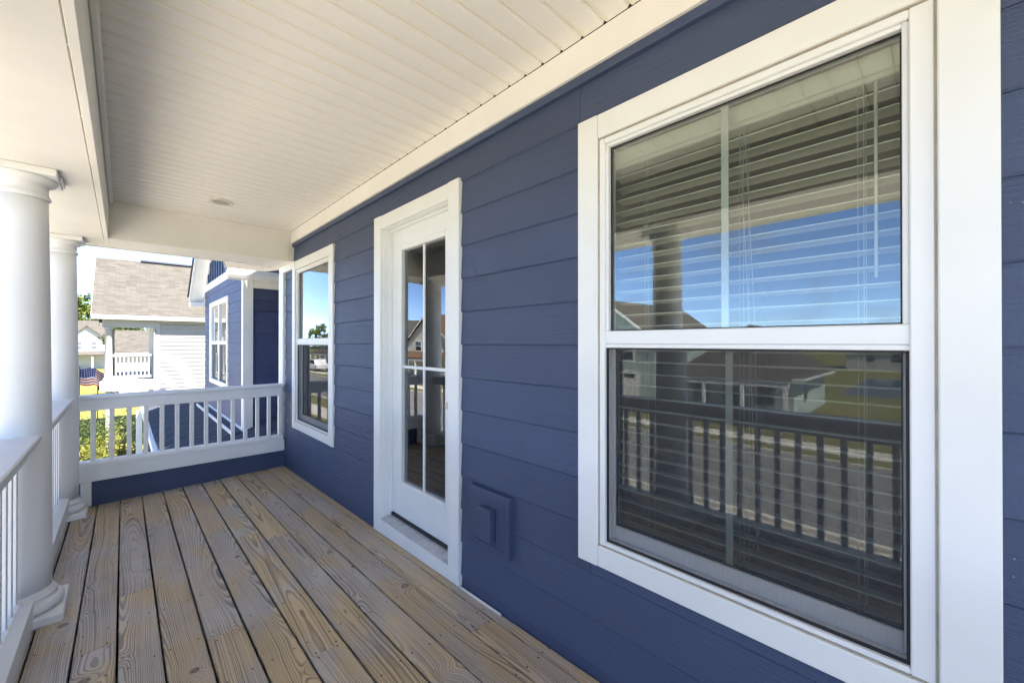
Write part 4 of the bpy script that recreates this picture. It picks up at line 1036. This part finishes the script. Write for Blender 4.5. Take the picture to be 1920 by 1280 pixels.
def rock(label, x, y, s, seed):
    rnd = random.Random(seed); m = B(); n1, n2 = 9, 14; ph = [rnd.uniform(0, 6.28) for _ in range(6)]
    for i in range(n1+1):
        th_ = math.pi*i/n1
        for k in range(n2):
            a = 2*math.pi*k/n2; r_ = s*(1+.18*math.sin(2*a+ph[0])*math.sin(th_)+.12*math.sin(3*a+ph[1]+2*th_)+.08*math.sin(5*th_+ph[2]))
            m.v.append((x+r_*math.sin(th_)*math.cos(a)*1.3, y+r_*math.sin(th_)*math.sin(a), GZ+s*.35+r_*.62*math.cos(th_)))
    for i in range(n1):
        for k in range(n2): m.f.append((i*n2+k, (i+1)*n2+k, (i+1)*n2+(k+1)%n2, i*n2+(k+1)%n2)); m.mi.append(0); m.smooth.append(False)
    tag(m.build('boulder', 'rock', None, at=(x, y, GZ)), label, 'rock', 'sandstone boulders in the planting bed')
rock('flat pinkish boulder between the first two balusters', -.52, 16.9, .42, 5)
rock('pale boulder at the foot of the tall juniper', .08, 17.2, .30, 6)
rock('small boulder under the juniper nearest the column', -1.0, 17.1, .25, 8)

def tree_mesh(seed, h, w, leafs, ls):
    rnd = random.Random(seed); tr = B(); cr = B()
    tr.tube([(0,0,0), (.05,.03,h*.3), (-.05,.08,h*.55), (.05,0,h*.8)], h*.028, 10, h*.008)
    lobes = []
    for k in range(11):
        a = rnd.uniform(0, 6.28); rr = rnd.uniform(.15, .75)*w*.5; z_ = rnd.uniform(.36, .92)*h
        rr *= 1-.55*max(0, (z_/h-.6)/.4); c = Vector((rr*math.cos(a), rr*math.sin(a), z_)); lobes.append((c, rnd.uniform(.16, .27)*w))
        tr.tube([(0,0,h*.28+.2*z_*.5), tuple(c*.55+Vector((0,0,z_*.38))), tuple(c)], h*.010, 6, h*.002)
    lobes.append((Vector((0,0,h*.92)), .2*w))
    for c, r_ in lobes:
        nsub = 9
        for s_ in range(nsub):
            d = Vector((rnd.gauss(0,1), rnd.gauss(0,1), rnd.gauss(0,1))).normalized(); cc = c+Vector((d.x, d.y, d.z*.75))*r_*rnd.uniform(.55,1.0); sr = r_*rnd.uniform(.28,.48)
            for q in range(leafs):
                e = Vector((rnd.gauss(0,1), rnd.gauss(0,1), rnd.gauss(0,.8))).normalized()*sr*rnd.random()**.4
                p = cc+e; nn = Vector((rnd.gauss(0,1), rnd.gauss(0,1), rnd.gauss(.7,1))).normalized(); u = nn.orthogonal().normalized(); v = nn.cross(u); s1 = ls*rnd.uniform(.6,1.3); s2 = s1*.55
                cr.quad(p-u*s1, p-v*s2, p+u*s1, p+v*s2)
    return tr, cr
protos = []
for sd_, h_, w_, mt_ in ((11, 10, 8, 'leaf'), (12, 9, 9, 'leafd'), (13, 12, 8.5, 'leaf')):
    tr, cr = tree_mesh(sd_, h_, w_, 34, .25); protos.append((tr, cr, mt_, h_))
made = {}
def tree(label, x, y, k, sc, rz, group):
    e = empty('broadleaf_tree', (x, y, GZ), label, 'tree', group); e.scale = (sc, sc, sc); e.rotation_euler = (0, 0, rz)
    if k not in made:
        tr, cr, mt_, _ = protos[k]
        a = tr.build('trunk', 'bark', None, at=(0,0,0)); b = cr.build('crown', mt_, None, at=(0,0,0)); made[k] = (a, b)
        a.parent = e; b.parent = e
    else:
        for o in made[k]:
            c = o.copy(); COL.objects.link(c); c.parent = e
tree('yellow-green tree rising behind the far column, left of the tan roof', -6.6, 116, 0, 1.42, 0, 'trees behind the far houses')
tree('rounded green tree between the far gabled house and the white house', -3.2, 113, 2, .95, 1.2, 'trees behind the far houses')
for i, (x, y, k, s_) in enumerate(((.6, 66, 1, .74), (3.6, 68, 0, .66), (-14, 118, 2, 1.0), (-22, 122, 1, 1.1), (1.8, 74, 2, .66), (-1, 124, 0, 1.05))):
    tree(('leftmost of the three green trees showing above the tan roof', 'right green tree showing above the tan roof', 'tree behind the left end of the distant gabled house', 'tall tree left of the distant gabled house, behind the far column', 'middle green tree showing above the tan roof', 'pale tree behind the right end of the distant gabled house')[i], x, y, k, s_, i*1.1, 'row of trees above the tan roof' if i not in (2, 3, 5) else 'trees behind the distant gabled house')
for i, (x, y, k, s_) in enumerate(((-42, 48, 1, .85), (-44, 58, 0, .9), (-41, 66, 2, .75), (-46, 76, 1, 1.0), (-40, 86, 0, .9), (-43, 98, 2, .85), (-45, 110, 1, 1.0), (-38, 122, 0, .95), (-40, 38, 2, .6), (-34, 134, 1, 1.0), (-41, 30, 0, .6))):
    tree('green tree behind '+('the cream russet-roofed house', 'the gap after the cream house', 'the parked white pickup', 'the cream gabled house', 'the far end of the cream gabled house', 'the last house up the street', 'the wood edge up the street', 'the bend of the street', 'the grey house and the cream house', 'the bend, farthest of the wood', 'the near end of the grey house')[i]+', mirrored in the glass', x, y, k, s_, i*.9, 'trees mirrored in the door and far window')
